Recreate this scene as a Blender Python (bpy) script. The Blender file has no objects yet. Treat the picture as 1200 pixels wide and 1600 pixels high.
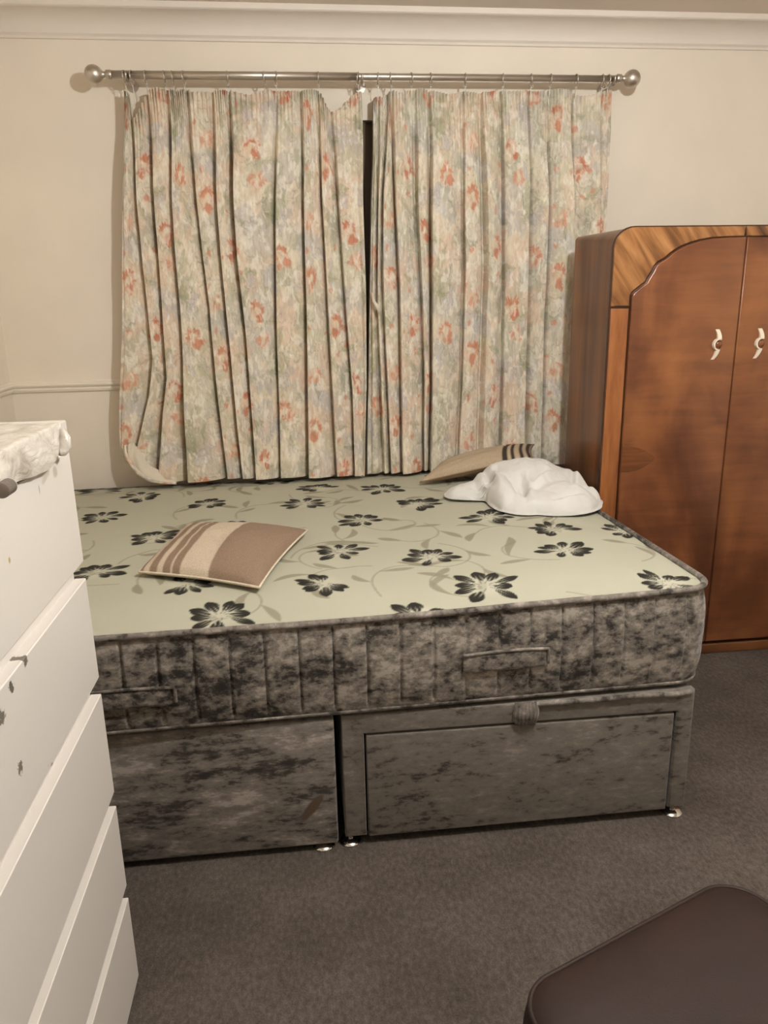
import bpy, bmesh, math, random
import numpy as np
from mathutils import Matrix, Vector
from math import sin, cos, pi, radians, sqrt

# ------------------------------------------------------------------ camera, world, light, exposure
scn = bpy.context.scene
COL = scn.collection
cd = bpy.data.cameras.new('camera'); cam = bpy.data.objects.new('camera', cd); COL.objects.link(cam)
cd.sensor_fit = 'VERTICAL'; cd.sensor_height = 36.0; cd.lens = 1175 / 1600 * 36.0; cd.clip_start = 0.02
_R = Vector((0.99352949, -0.11205864, -0.01849386)); _U = Vector((0.04777329, 0.26460607, 0.96317254)); _F = Vector((0.10303821, 0.95782383, -0.26824734))
cam.matrix_world = Matrix(((_R.x, _U.x, -_F.x, 0), (_R.y, _U.y, -_F.y, 0), (_R.z, _U.z, -_F.z, 1.42), (0, 0, 0, 1)))
scn.camera = cam

world = bpy.data.worlds.new('night'); scn.world = world; world.use_nodes = True
world.node_tree.nodes['Background'].inputs[0].default_value = (0.05, 0.05, 0.06, 1)
world.node_tree.nodes['Background'].inputs[1].default_value = 0.05
BULB = (0.78, 1.05, 2.27); BULB_R = 0.055; BULB_STRENGTH = 800.0; BULB_COLOR = (0.98, 1.0, 0.975)
scn.view_settings.view_transform = 'Standard'; scn.view_settings.look = 'None'
scn.view_settings.exposure = 0.0; scn.view_settings.gamma = 1.0; scn.view_settings.use_curve_mapping = False
scn.cycles.max_bounces = 8; scn.cycles.diffuse_bounces = 5

rng = np.random.default_rng(7)
random.seed(7)

# ------------------------------------------------------------------ helpers
def lin(c):
    c = np.asarray(c, float) / 255.0
    return np.where(c <= 0.04045, c / 12.92, ((c + 0.055) / 1.055) ** 2.4)
def L4(c): return tuple(lin(c)) + (1.0,)

def mesh(name, verts, faces, smooth=False):
    m = bpy.data.meshes.new(name)
    m.from_pydata([tuple(map(float, v)) for v in verts], [], [tuple(map(int, f)) for f in faces]); m.update()
    if smooth: m.polygons.foreach_set('use_smooth', [True] * len(m.polygons))
    return m
def grid_mesh(name, V, smooth=True):            # V: (rows, cols, 3)
    r, c, _ = V.shape
    i = np.arange(r * c).reshape(r, c)
    q = np.stack([i[:-1, :-1], i[1:, :-1], i[1:, 1:], i[:-1, 1:]], -1).reshape(-1, 4)
    m = bpy.data.meshes.new(name)
    m.vertices.add(r * c); m.vertices.foreach_set('co', V.reshape(-1).astype(np.float32))
    m.loops.add(q.size); m.loops.foreach_set('vertex_index', q.reshape(-1).astype(np.int32))
    m.polygons.add(len(q)); m.polygons.foreach_set('loop_start', np.arange(0, q.size, 4, dtype=np.int32))
    m.polygons.foreach_set('use_smooth', np.full(len(q), smooth))
    m.update(); m.validate()
    return m
def set_color(m, name, rgb):                    # rgb (n,3) linear
    a = m.color_attributes.new(name, 'FLOAT_COLOR', 'POINT')
    d = np.ones((len(m.vertices), 4), np.float32); d[:, :3] = rgb
    a.data.foreach_set('color', d.reshape(-1))

def link(name, m, mat=None, parent=None, origin=None):
    """mesh given in world coordinates; stored relative to its parent (or to `origin`)."""
    o = bpy.data.objects.new(name, m); COL.objects.link(o)
    if parent is not None:
        t = Vector((0, 0, 0)); p = parent
        while p is not None: t += p.location; p = p.parent
        m.transform(Matrix.Translation(-t)); o.parent = parent
    elif origin is not None:
        m.transform(Matrix.Translation(-Vector(origin))); o.location = origin
    if mat is not None: m.materials.append(MAT[mat] if isinstance(mat, str) else mat)
    return o
def tag(o, label=None, cat=None, group=None, kind=None):
    if label: o['label'] = label
    if cat: o['category'] = cat
    if group: o['group'] = group
    if kind: o['kind'] = kind
    return o
def thing(name, loc, label, cat, group=None):
    o = bpy.data.objects.new(name, None); COL.objects.link(o); o.location = loc; o.empty_display_size = 0.05
    return tag(o, label, cat, group)

def box_vf(x0, x1, y0, y1, z0, z1):
    v = [(x0, y0, z0), (x1, y0, z0), (x1, y1, z0), (x0, y1, z0), (x0, y0, z1), (x1, y0, z1), (x1, y1, z1), (x0, y1, z1)]
    f = [(0, 3, 2, 1), (4, 5, 6, 7), (0, 1, 5, 4), (1, 2, 6, 5), (2, 3, 7, 6), (3, 0, 4, 7)]
    return v, f
def boxes_mesh(name, bs, bevel=0.0, seg=2):
    bm = bmesh.new()
    for b in bs:
        v, f = box_vf(*b); vs = [bm.verts.new(p) for p in v]
        for q in f: bm.faces.new([vs[i] for i in q])
    if bevel: bmesh.ops.bevel(bm, geom=bm.edges[:], offset=bevel, segments=seg, profile=0.5, affect='EDGES')
    m = bpy.data.meshes.new(name); bm.to_mesh(m); bm.free()
    if bevel: m.polygons.foreach_set('use_smooth', [True] * len(m.polygons)); m.set_sharp_from_angle(angle=radians(50))
    return m
def prism_mesh(name, pts, axis, a0, a1, bevel=0.0, seg=2):
    """2-D outline extruded along axis; pts are (x,z) for axis 'y', (y,z) for 'x', (x,y) for 'z'."""
    bm = bmesh.new()
    def p3(p, a): return {'y': (p[0], a, p[1]), 'x': (a, p[0], p[1]), 'z': (p[0], p[1], a)}[axis]
    A = [bm.verts.new(p3(p, a0)) for p in pts]; B = [bm.verts.new(p3(p, a1)) for p in pts]
    fa = bm.faces.new(A); fb = bm.faces.new(B[::-1]); n = len(pts)
    for i in range(n): bm.faces.new((A[i], B[i], B[(i + 1) % n], A[(i + 1) % n]))
    bmesh.ops.recalc_face_normals(bm, faces=bm.faces[:])
    if bevel:
        ed = [e for e in bm.edges if (e in fa.edges) or (e in fb.edges)]
        bmesh.ops.bevel(bm, geom=ed, offset=bevel, segments=seg, profile=0.5, affect='EDGES')
    m = bpy.data.meshes.new(name); bm.to_mesh(m); bm.free()
    if bevel: m.polygons.foreach_set('use_smooth', [True] * len(m.polygons)); m.set_sharp_from_angle(angle=radians(40))
    return m
def tube_mesh(name, pts, r, n=10, closed=False, cap=True):
    pts = [Vector(p) for p in pts]; N = len(pts); V = []; F = []
    rr = r if hasattr(r, '__len__') else [r] * N
    up = None
    for i, p in enumerate(pts):
        if closed: t = pts[(i + 1) % N] - pts[i - 1]
        else: t = pts[min(i + 1, N - 1)] - pts[max(i - 1, 0)]
        t.normalize()
        if up is None: up = Vector((0, 0, 1)) if abs(t.z) < 0.9 else Vector((1, 0, 0))
        a = t.cross(up).normalized(); b = a.cross(t).normalized(); up = b
        for k in range(n):
            th = 2 * pi * k / n; V.append(p + (a * cos(th) + b * sin(th)) * rr[i])
    M = N if closed else N - 1
    for i in range(M):
        j = (i + 1) % N
        for k in range(n): F.append((i * n + k, i * n + (k + 1) % n, j * n + (k + 1) % n, j * n + k))
    if cap and not closed:
        F.append(tuple(range(n))[::-1]); F.append(tuple((N - 1) * n + k for k in range(n)))
    return mesh(name, V, F, True)
def lathe_mesh(name, prof, origin, axis='z', n=32):
    """prof: (radius, height) pairs along axis."""
    V = []; F = []
    for r, h in prof:
        for k in range(n):
            t = 2 * pi * k / n; a, b = r * cos(t), r * sin(t)
            V.append({'z': (a, b, h), 'x': (h, a, b), 'y': (b, h, a)}[axis])
    for i in range(len(prof) - 1):
        for k in range(n): F.append((i * n + k, i * n + (k + 1) % n, (i + 1) * n + (k + 1) % n, (i + 1) * n + k))
    F.append(tuple(range(n))[::-1]); F.append(tuple((len(prof) - 1) * n + k for k in range(n)))
    V = [(v[0] + origin[0], v[1] + origin[1], v[2] + origin[2]) for v in V]
    m = mesh(name, V, F, True); m.set_sharp_from_angle(angle=radians(50)); return m
def rrect(x0, x1, y0, y1, r, n=8):
    out = []
    for cx, cy, a in ((x1 - r, y0 + r, -pi / 2), (x1 - r, y1 - r, 0), (x0 + r, y1 - r, pi / 2), (x0 + r, y0 + r, pi)):
        for k in range(n + 1):
            t = a + pi / 2 * k / n; out.append((cx + r * cos(t), cy + r * sin(t)))
    return out

def _hash(ix, iy, s):
    h = (ix.astype(np.int64) * 374761393 + iy.astype(np.int64) * 668265263 + s * 1274126177) & 0x7fffffff
    h = ((h ^ (h >> 13)) * 1274126177) & 0x7fffffff
    return ((h ^ (h >> 16)) & 0xffff) / 65535.0
def vnoise(x, y, s=0, per=None):
    x = np.asarray(x, float); y = np.asarray(y, float)
    ix = np.floor(x); iy = np.floor(y); fx = x - ix; fy = y - iy
    fx = fx * fx * (3 - 2 * fx); fy = fy * fy * (3 - 2 * fy)
    def h(a, b):
        if per: a = np.mod(a, per); b = np.mod(b, per)
        return _hash(a, b, s)
    return (h(ix, iy) * (1 - fx) + h(ix + 1, iy) * fx) * (1 - fy) + (h(ix, iy + 1) * (1 - fx) + h(ix + 1, iy + 1) * fx) * fy
def fbm(x, y, s=0, o=4):
    t = 0; a = 0.5
    for k in range(o): t = t + a * vnoise(np.asarray(x) * 2 ** k, np.asarray(y) * 2 ** k, s + k * 17); a *= 0.5
    return t / (1 - 0.5 ** o)
def sstep(a, b, x):
    t = np.clip((x - a) / (b - a), 0, 1); return t * t * (3 - 2 * t)

# ------------------------------------------------------------------ materials
MAT = {}; MAT_T = {}
class NT:
    def __init__(s, name, rough=0.6, metallic=0.0, spec=0.4):
        s.m = bpy.data.materials.new(name); s.m.use_nodes = True; s.t = s.m.node_tree; s.t.nodes.clear()
        s.out = s.n('ShaderNodeOutputMaterial'); s.b = s.n('ShaderNodeBsdfPrincipled')
        s.t.links.new(s.b.outputs[0], s.out.inputs[0])
        s.b.inputs['Roughness'].default_value = rough; s.b.inputs['Metallic'].default_value = metallic
        s.b.inputs['Specular IOR Level'].default_value = spec
        MAT[name] = s.m; MAT_T[name] = s
    def n(s, t, **k):
        nd = s.t.nodes.new(t)
        for a, v in k.items(): setattr(nd, a, v)
        return nd
    def put(s, sock, v):
        if isinstance(v, bpy.types.NodeSocket): s.t.links.new(v, sock)
        elif v is not None: sock.default_value = v
    def coord(s, kind='Object', scale=(1, 1, 1), rot=(0, 0, 0), loc=(0, 0, 0)):
        c = s.n('ShaderNodeTexCoord'); mp = s.n('ShaderNodeMapping')
        s.t.links.new(c.outputs[kind], mp.inputs[0])
        mp.inputs['Scale'].default_value = scale; mp.inputs['Rotation'].default_value = rot; mp.inputs['Location'].default_value = loc
        return mp.outputs[0]
    def noise(s, vec, scale, detail=4, rough=0.55, dist=0.0, lac=2.0):
        nd = s.n('ShaderNodeTexNoise'); s.put(nd.inputs['Vector'], vec)
        nd.inputs['Scale'].default_value = scale; nd.inputs['Detail'].default_value = detail
        nd.inputs['Roughness'].default_value = rough; nd.inputs['Distortion'].default_value = dist; nd.inputs['Lacunarity'].default_value = lac
        return nd.outputs[0]
    def ramp(s, fac, stops, interp='LINEAR'):
        r = s.n('ShaderNodeValToRGB'); r.color_ramp.interpolation = interp; s.put(r.inputs[0], fac)
        e = r.color_ramp.elements
        while len(e) < len(stops): e.new(0.5)
        for i, (p, c) in enumerate(stops):
            e[i].position = p; e[i].color = c if len(c) == 4 else L4(c)
        return r.outputs[0]
    def math(s, op, a, b=None, clamp=False):
        m = s.n('ShaderNodeMath', operation=op, use_clamp=clamp); s.put(m.inputs[0], a)
        if b is not None: s.put(m.inputs[1], b)
        return m.outputs[0]
    def mix(s, fac, a, b, blend='MIX'):
        m = s.n('ShaderNodeMix', data_type='RGBA', blend_type=blend)
        s.put(m.inputs[0], fac); s.put(m.inputs[6], a); s.put(m.inputs[7], b); return m.outputs[2]
    def attr(s, name):
        return s.n('ShaderNodeAttribute', attribute_name=name)
    def bump(s, h, strength=0.2, dist=0.01):
        b = s.n('ShaderNodeBump'); b.inputs['Strength'].default_value = strength; b.inputs['Distance'].default_value = dist
        s.put(b.inputs['Height'], h); s.t.links.new(b.outputs[0], s.b.inputs['Normal'])
    def blob(s, c, r, ang=0.0, soft=0.5, rough=0.35, nscale=60, coordk='Object'):
        """mask of an irregular ellipse at object-space point c with radii r; rotation about the axis whose radius is largest-last"""
        tc = s.n('ShaderNodeTexCoord')
        sub = s.n('ShaderNodeVectorMath', operation='SUBTRACT'); s.t.links.new(tc.outputs[coordk], sub.inputs[0]); sub.inputs[1].default_value = c
        rt = s.n('ShaderNodeVectorRotate', rotation_type='EULER_XYZ'); s.t.links.new(sub.outputs[0], rt.inputs['Vector']); rt.inputs['Rotation'].default_value = ang if hasattr(ang, '__len__') else (0, ang, 0)
        dv = s.n('ShaderNodeVectorMath', operation='DIVIDE'); s.t.links.new(rt.outputs[0], dv.inputs[0]); dv.inputs[1].default_value = r
        ln = s.n('ShaderNodeVectorMath', operation='LENGTH'); s.t.links.new(dv.outputs[0], ln.inputs[0])
        nz = s.noise(tc.outputs[coordk], nscale, 4, 0.6)
        d = s.math('ADD', ln.outputs['Value'], s.math('MULTIPLY', s.math('SUBTRACT', nz, 0.5), rough * 4))
        mr = s.n('ShaderNodeMapRange', interpolation_type='SMOOTHSTEP'); s.put(mr.inputs[0], d)
        mr.inputs[1].default_value = 1.0; mr.inputs[2].default_value = 1.0 - soft; mr.inputs[3].default_value = 0.0; mr.inputs[4].default_value = 1.0
        return mr.outputs[0]
    def base(s, c):
        s.put(s.b.inputs['Base Color'], c if isinstance(c, bpy.types.NodeSocket) or len(c) == 4 else L4(c))

def paint(name, c, var=0.04, rough=0.6, bump=0.08, scale=3):
    t = NT(name, rough, spec=0.3); co = t.coord()
    c = np.array(c, float)
    t.base(t.ramp(t.noise(co, scale, 3), [(0.3, c * (1 - var)), (0.7, np.minimum(c * (1 + var), 255))]))
    t.bump(t.noise(co, 140, 3), bump, 0.002); return t
paint('wall_paint', (238, 227, 212), 0.015)
paint('rail_paint', (239, 229, 214), 0.01, 0.45)
paint('cove_paint', (232, 222, 212), 0.01)
paint('ceiling_paint', (226, 214, 202), 0.01)
paint('gloss_white', (232, 226, 214), 0.01, 0.3, 0.02)

t = NT('carpet', 0.95, spec=0.1); co = t.coord()
n1 = t.noise(co, 3.0, 4, 0.6); n2 = t.noise(co, 260, 3, 0.7); n3 = t.noise(t.coord(scale=(1, 0.6, 1)), 90, 3, 0.6)
s = t.math('ADD', t.math('MULTIPLY', n1, 0.35), t.math('ADD', t.math('MULTIPLY', n2, 0.4), t.math('MULTIPLY', n3, 0.4)))
t.base(t.ramp(s, [(0.38, (62, 56, 52)), (0.55, (87, 79, 73)), (0.74, (118, 108, 100))]))
t.bump(t.math('ADD', n2, n3), 0.7, 0.006)

t = NT('curtain_print', 0.9, spec=0.15)
a = t.attr('print'); co = t.coord()
w = t.noise(t.coord(scale=(1, 1, 0.3)), 90, 4, 0.65)
t.base(t.mix(1.0, a.outputs['Color'], t.ramp(w, [(0.3, (228, 222, 214)), (0.7, (255, 255, 255))]), 'MULTIPLY'))
t.bump(t.noise(co, 45, 5, 0.6), 0.25, 0.006)
t.b.inputs['Sheen Weight'].default_value = 0.1
t = NT('curtain_lining', 0.9, spec=0.15); t.base((216, 206, 188)); t.bump(t.noise(t.coord(), 60, 4), 0.3, 0.004)

def velvet(name, bias=0.0, dens=0.5, sx=9.0, sz=22.0, stops=None):
    t = NT(name, 0.72, spec=0.25)
    f = t.noise(t.coord(scale=(sx, sx, sz)), 1.0, 6, 0.68, 0.12)
    mid_ = t.noise(t.coord(scale=(sx * .36, sx * .36, sz * .4), loc=(3, 1, 7)), 1.0, 3, 0.55)
    low = t.noise(t.coord(scale=(2.6, 2.6, 5.0)), 1.0, 2, 0.5)
    fine = t.noise(t.coord(scale=(110, 110, 190)), 1.0, 2, 0.6)
    v = t.math('ADD', t.math('MULTIPLY', f, 0.62), t.math('MULTIPLY', mid_, 0.38))
    v = t.math('ADD', t.math('ADD', v, t.math('MULTIPLY', t.math('SUBTRACT', low, 0.5), dens)), t.math('ADD', t.math('MULTIPLY', t.math('SUBTRACT', fine, 0.5), 0.07), bias))
    t.base(t.ramp(v, stops or [(0.36, (44, 40, 37)), (0.435, (70, 64, 59)), (0.48, (108, 101, 94)), (0.56, (126, 118, 110)), (0.64, (164, 155, 146))]))
    t.bump(t.math('ADD', f, fine), 0.15, 0.004)
    t.b.inputs['Sheen Weight'].default_value = 0.25; t.b.inputs['Sheen Roughness'].default_value = 0.4
    return t
velvet('velvet_mattress', 0.004, 0.38, 34, 52, [(0.38, (40, 36, 33)), (0.44, (64, 59, 54)), (0.485, (104, 97, 90)), (0.54, (124, 116, 107)), (0.61, (158, 149, 139))])
velvet('velvet_divan', 0.030, 0.2, 30, 70, [(0.37, (52, 47, 43)), (0.43, (82, 75, 69)), (0.475, (106, 99, 92)), (0.60, (116, 109, 101)), (0.70, (138, 130, 121))])
t = velvet('velvet_divan_dark', -0.012, 0.45, 16, 46)
bc = t.b.inputs['Base Color'].links[0].from_socket
STAIN_NODE = t
velvet('velvet_piping', 0.0, 0.2, 30, 30)

t = NT('mattress_print', 0.85, spec=0.15)
a = t.attr('print'); t.base(a.outputs['Color']); t.bump(t.noise(t.coord(), 130, 3, 0.6), 0.25, 0.003)

t = NT('brushed_steel', 0.42, 1.0); t.base((204, 196, 186)); t.bump(t.noise(t.coord(scale=(1, 40, 40)), 20, 2), 0.05, 0.001)
t = NT('chrome', 0.12, 1.0); t.base((215, 212, 206))
t = NT('gap_shade', 0.9, spec=0.05); t.base((14, 12, 11))  # near-black colour standing in for shade inside a gap

def laminate(name, marks=()):
    t = NT(name, 0.38, spec=0.45)
    col = L4((220, 213, 206))
    for c, r, ang, colr, soft, rough, ns in marks:
        col = t.mix(t.blob(c, r, ang, soft, rough, ns), col, L4(colr))
    t.put(t.b.inputs['Base Color'], col); return t
laminate('white_laminate')

def walnut(name, stops, scale, rot=(0, 0, 0), wave=None, rough=0.28, fig=0.5, coat=0.25):
    t = NT(name, rough, spec=0.4)
    co = t.coord(scale=scale, rot=rot)
    if wave is not None:                       # grain running along an oblique direction of the x-z plane
        tc = t.n('ShaderNodeTexCoord'); cmb = t.n('ShaderNodeCombineXYZ')
        for i, (dx, dz, k) in enumerate(((wave[1], -wave[0], scale[2]), (wave[0], wave[1], scale[0]))):
            dt = t.n('ShaderNodeVectorMath', operation='DOT_PRODUCT'); t.t.links.new(tc.outputs['Object'], dt.inputs[0]); dt.inputs[1].default_value = (dx * k, 0, dz * k)
            t.t.links.new(dt.outputs['Value'], cmb.inputs[i])
        co = cmb.outputs[0]
    f = t.noise(co, 1.0, 5, 0.55, 0.5)
    low = t.noise(t.coord(scale=(3.2, 3.2, 1.6)), 1.0, 4, 0.5, 0.8)
    v = t.math('ADD', t.math('MULTIPLY', f, 1 - fig), t.math('MULTIPLY', low, fig))
    t.base(t.ramp(v, stops))
    t.b.inputs['Coat Weight'].default_value = coat; t.b.inputs['Coat Roughness'].default_value = 0.18
    t.bump(f, 0.03, 0.002)
    return t
WN = [(0.30, (74, 42, 28)), (0.42, (110, 66, 42)), (0.52, (134, 84, 52)), (0.62, (150, 96, 58)), (0.75, (168, 112, 70))]
walnut('walnut_door', WN, (3.0, 3.0, 26), fig=0.8)
t = MAT_T['walnut_door']; bcol = t.b.inputs['Base Color'].links[0].from_socket
for c_, r_ in (((-0.03, -.18, .42), (.10, 2, .42)), ((-0.28, -.18, .10), (.30, 2, .22)), ((.22, -.18, .22), (.30, 2, .34))):
    bcol = t.mix(t.math('MULTIPLY', t.blob(c_, r_, 0.0, .9, .25, 7), .55), bcol, L4((66, 34, 22)))
t.put(t.b.inputs['Base Color'], bcol)
walnut('walnut_stile', [(0.3, (110, 62, 32)), (0.5, (150, 92, 50)), (0.7, (178, 118, 70))], (40, 40, 5), fig=0.5)
walnut('walnut_side', [(0.34, (70, 42, 24)), (0.46, (98, 60, 36)), (0.55, (116, 74, 44)), (0.66, (136, 90, 56))], (1.0, 9, 0.5), fig=0.12)
walnut('walnut_spandrel', [(0.34, (72, 44, 26)), (0.45, (128, 84, 48)), (0.56, (160, 110, 66)), (0.70, (184, 134, 86))], (3, 1, 24), wave=(0.6, -0.8), fig=0.1)
walnut('walnut_inlay', [(0.3, (78, 42, 22)), (0.5, (112, 66, 36)), (0.7, (136, 84, 48))], (6, 6, 60), fig=0.4)
walnut('walnut_dark', [(0.3, (44, 24, 14)), (0.7, (76, 44, 26))], (4, 4, 30), fig=0.4)

t = NT('cream_plastic', 0.35, spec=0.5); t.base((238, 226, 206))
t = NT('brown_leather', 0.58, spec=0.3); co = t.coord()
t.base(t.ramp(t.noise(co, 7, 4), [(0.3, (38, 26, 22)), (0.7, (49, 33, 28))]))
v = t.n('ShaderNodeTexVoronoi'); v.inputs['Scale'].default_value = 260; t.put(v.inputs['Vector'], co); t.bump(t.math('ADD', v.outputs['Distance'], t.noise(co, 12, 3)), 0.10, 0.002)
t = NT('white_cotton', 0.85, spec=0.2); t.base((214, 212, 209)); t.bump(t.noise(t.coord(), 30, 4, 0.55), 0.25, 0.006); t.b.inputs['Sheen Weight'].default_value = 0.1
t = NT('cushion_fabric', 0.9, spec=0.15); a = t.attr('print')
wv = t.noise(t.coord(), 300, 2); t.base(t.mix(1.0, a.outputs['Color'], t.ramp(wv, [(0.3, (225, 222, 218)), (0.7, (255, 255, 255))]), 'MULTIPLY')); t.bump(wv, 0.2, 0.002)
t = NT('clear_film', 0.25, spec=0.5); co = t.coord()
t.base(t.ramp(t.noise(co, 14, 4, 0.6, 0.6), [(0.35, (178, 168, 156)), (0.5, (204, 196, 186)), (0.68, (222, 216, 208))])); t.bump(t.noise(t.coord(scale=(1, 1, 2)), 22, 3, 0.5, 1.5), 0.45, 0.006)
t = NT('film_grey', 0.3, spec=0.5); t.base(t.ramp(t.noise(t.coord(), 40, 3), [(0.35, (172, 160, 146)), (0.65, (212, 202, 188))]))
t = NT('grey_rib', 0.4); t.base((128, 118, 110))
t = NT('glass', 0.02, spec=0.5); t.base((230, 235, 235)); t.b.inputs['Transmission Weight'].default_value = 1.0
t = NT('bulb_glow'); t.b.inputs['Emission Color'].default_value = BULB_COLOR + (1,); t.b.inputs['Emission Strength'].default_value = BULB_STRENGTH; t.base((255, 255, 255))
t = NT('window_frame', 0.4); t.base((104, 84, 66))
t = NT('lamp_white', 0.4); t.base((230, 228, 220))

# ------------------------------------------------------------------ the room
XL, XR, YB, YF, ZC = -1.22, 2.75, 3.38, -1.55, 2.515
struct = lambda o: tag(o, kind='structure')
struct(link('floor', boxes_mesh('floor', [(XL - .1, XR + .1, YF - .1, YB + .12, -0.06, 0)]), 'carpet'))
struct(link('ceiling', boxes_mesh('ceiling', [(XL - .1, XR + .1, YF - .1, YB + .12, ZC, ZC + .06)]), 'ceiling_paint'))
WX0, WX1, WZ0, WZ1 = -0.50, 1.18, 0.98, 2.14
struct(link('wall_back', boxes_mesh('wall_back', [(XL - .1, WX0, YB, YB + .12, 0, ZC), (WX1, XR + .1, YB, YB + .12, 0, ZC), (WX0, WX1, YB, YB + .12, 0, WZ0), (WX0, WX1, YB, YB + .12, WZ1, ZC)]), 'wall_paint'))
struct(link('wall_left', boxes_mesh('wall_left', [(XL - .1, XL, YF, YB, 0, ZC)]), 'wall_paint'))
struct(link('wall_right', boxes_mesh('wall_right', [(XR, XR + .1, YF, YB, 0, ZC)]), 'wall_paint'))
struct(link('wall_front', boxes_mesh('wall_front', [(XL - .1, XR + .1, YF - .1, YF, 0, ZC)]), 'wall_paint'))
# coving: concave plaster cove with a bead, out from the wall o, height h
cove = [(0, 2.415), (0.010, 2.415), (0.010, 2.424), (0.014, 2.428)]
for k in range(9):
    a = pi / 2 * k / 8; cove.append((0.098 - 0.080 * cos(a), 2.432 + 0.060 * sin(a)))
cove += [(0.100, 2.494), (0.106, 2.492), (0.112, 2.496), (0.114, 2.503), (0.112, ZC), (0, ZC)]
def swept(name, prof, side, a0, a1, mat):
    if side == 'back': pts = [(YB - o, z) for o, z in prof]; m = prism_mesh(name, pts, 'x', a0, a1)
    elif side == 'left': pts = [(XL + o, z) for o, z in prof]; m = prism_mesh(name, pts, 'y', a0, a1)
    elif side == 'right': pts = [(XR - o, z) for o, z in prof]; m = prism_mesh(name, pts, 'y', a0, a1)
    m.polygons.foreach_set('use_smooth', [True] * len(m.polygons)); m.set_sharp_from_angle(angle=radians(32))
    return struct(link(name, m, mat))
swept('trim_1', cove, 'back', XL, XR, 'cove_paint'); swept('trim_2', cove, 'left', YF, YB, 'cove_paint'); swept('trim_3', cove, 'right', YF, YB, 'cove_paint')
dado = [(0, 1.078), (0.008, 1.078), (0.012, 1.084), (0.013, 1.090), (0.009, 1.094), (0.012, 1.098), (0.019, 1.103), (0.021, 1.109), (0.018, 1.115), (0.010, 1.117), (0.008, 1.122), (0.004, 1.125), (0, 1.126)]
swept('trim_4', dado, 'back', XL, WX0 - .08, 'rail_paint'); swept('trim_5', dado, 'left', YF, YB, 'rail_paint'); swept('trim_6', dado, 'back', WX1 + .08, XR, 'rail_paint')
skirt = [(0, 0), (0.016, 0), (0.016, 0.10), (0.011, 0.115), (0.006, 0.12), (0, 0.12)]
swept('baseboard_back', skirt, 'back', XL, XR, 'gloss_white'); swept('baseboard_left', skirt, 'left', YF, YB, 'gloss_white'); swept('baseboard_right', skirt, 'right', YF, YB, 'gloss_white')
# window behind the curtains
wn = bpy.data.objects.new('window_1', None); COL.objects.link(wn); wn.location = (0.34, YB + .06, WZ0); struct(wn)
fw = 0.06; mid = 0.345
link('window_frame', boxes_mesh('window_frame', [(WX0, WX1, YB + .04, YB + .10, WZ0, WZ0 + fw), (WX0, WX1, YB + .04, YB + .10, WZ1 - fw, WZ1), (WX0, WX0 + fw, YB + .04, YB + .10, WZ0, WZ1), (WX1 - fw, WX1, YB + .04, YB + .10, WZ0, WZ1), (mid - .04, mid + .04, YB + .03, YB + .10, WZ0, WZ1)], 0.004), 'window_frame', wn)
for x0, x1 in ((WX0 + fw, mid - .04), (mid + .04, WX1 - fw)):
    link('pane', boxes_mesh('pane', [(x0, x1, YB + .066, YB + .072, WZ0 + fw, WZ1 - fw)]), 'glass', wn)
link('window_sill', boxes_mesh('window_sill', [(WX0 - .03, WX1 + .03, YB - .03, YB + .06, WZ0 - .03, WZ0)], 0.006), 'gloss_white', wn)

# ------------------------------------------------------------------ ceiling pendant (the room's lamp)
pl = thing('pendant_lamp', (BULB[0], BULB[1], ZC), 'bare bulb pendant lamp hanging from the white ceiling', 'lamp')
link('ceiling_rose', lathe_mesh('ceiling_rose', [(0.05, ZC), (0.05, ZC - .008), (0.04, ZC - .022), (0.012, ZC - .03)], (BULB[0], BULB[1], 0)), 'lamp_white', pl)
link('cord', tube_mesh('cord', [(BULB[0], BULB[1], ZC - .02), (BULB[0], BULB[1], BULB[2] + .10)], 0.004, 8), 'lamp_white', pl)
link('bulb_holder', lathe_mesh('bulb_holder', [(0.008, BULB[2] + .125), (0.02, BULB[2] + .115), (0.022, BULB[2] + .06)], (BULB[0], BULB[1], 0), n=20), 'lamp_white', pl)
link('bulb', lathe_mesh('bulb', [(0.016, BULB[2] + .058)] + [(BULB_R * sin(a), BULB[2] + BULB_R * cos(a)) for a in np.linspace(0.35, 3.05, 12)], (BULB[0], BULB[1], 0), n=20), 'bulb_glow', pl)

# ------------------------------------------------------------------ curtain pole and rings
RY = 3.268
rodz = lambda x: 2.267 + (x + 0.70) / 2.1 * 0.007
rod = thing('curtain_pole', (0.34, RY, 2.274), 'brushed steel curtain pole with ball finials above the window', 'curtain pole')
link('pole', tube_mesh('pole', [(-0.655, RY, rodz(-.655)), (0.30, RY, rodz(.3)), (1.345, RY, rodz(1.345))], 0.0125, 20), 'brushed_steel', rod)
link('outer_sleeve', tube_mesh('outer_sleeve', [(-0.655, RY, rodz(-.655)), (0.285, RY, rodz(.285))], 0.0145, 20), 'brushed_steel', rod)
def finial(cx, sgn):
    z = rodz(cx); prof = []
    for a in np.linspace(0.02, pi - .42, 14): prof.append((0.034 * sin(a), -0.034 * cos(a)))
    prof += [(0.011, 0.036), (0.010, 0.041), (0.016, 0.046), (0.017, 0.062), (0.0145, 0.066)]
    prof = [(r, (h if sgn < 0 else -h)) for r, h in prof]
    link('finial', lathe_mesh('finial', prof, (cx, RY, z), 'x', 28), 'brushed_steel', rod)
finial(-0.715, -1); finial(1.395, 1)
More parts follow.
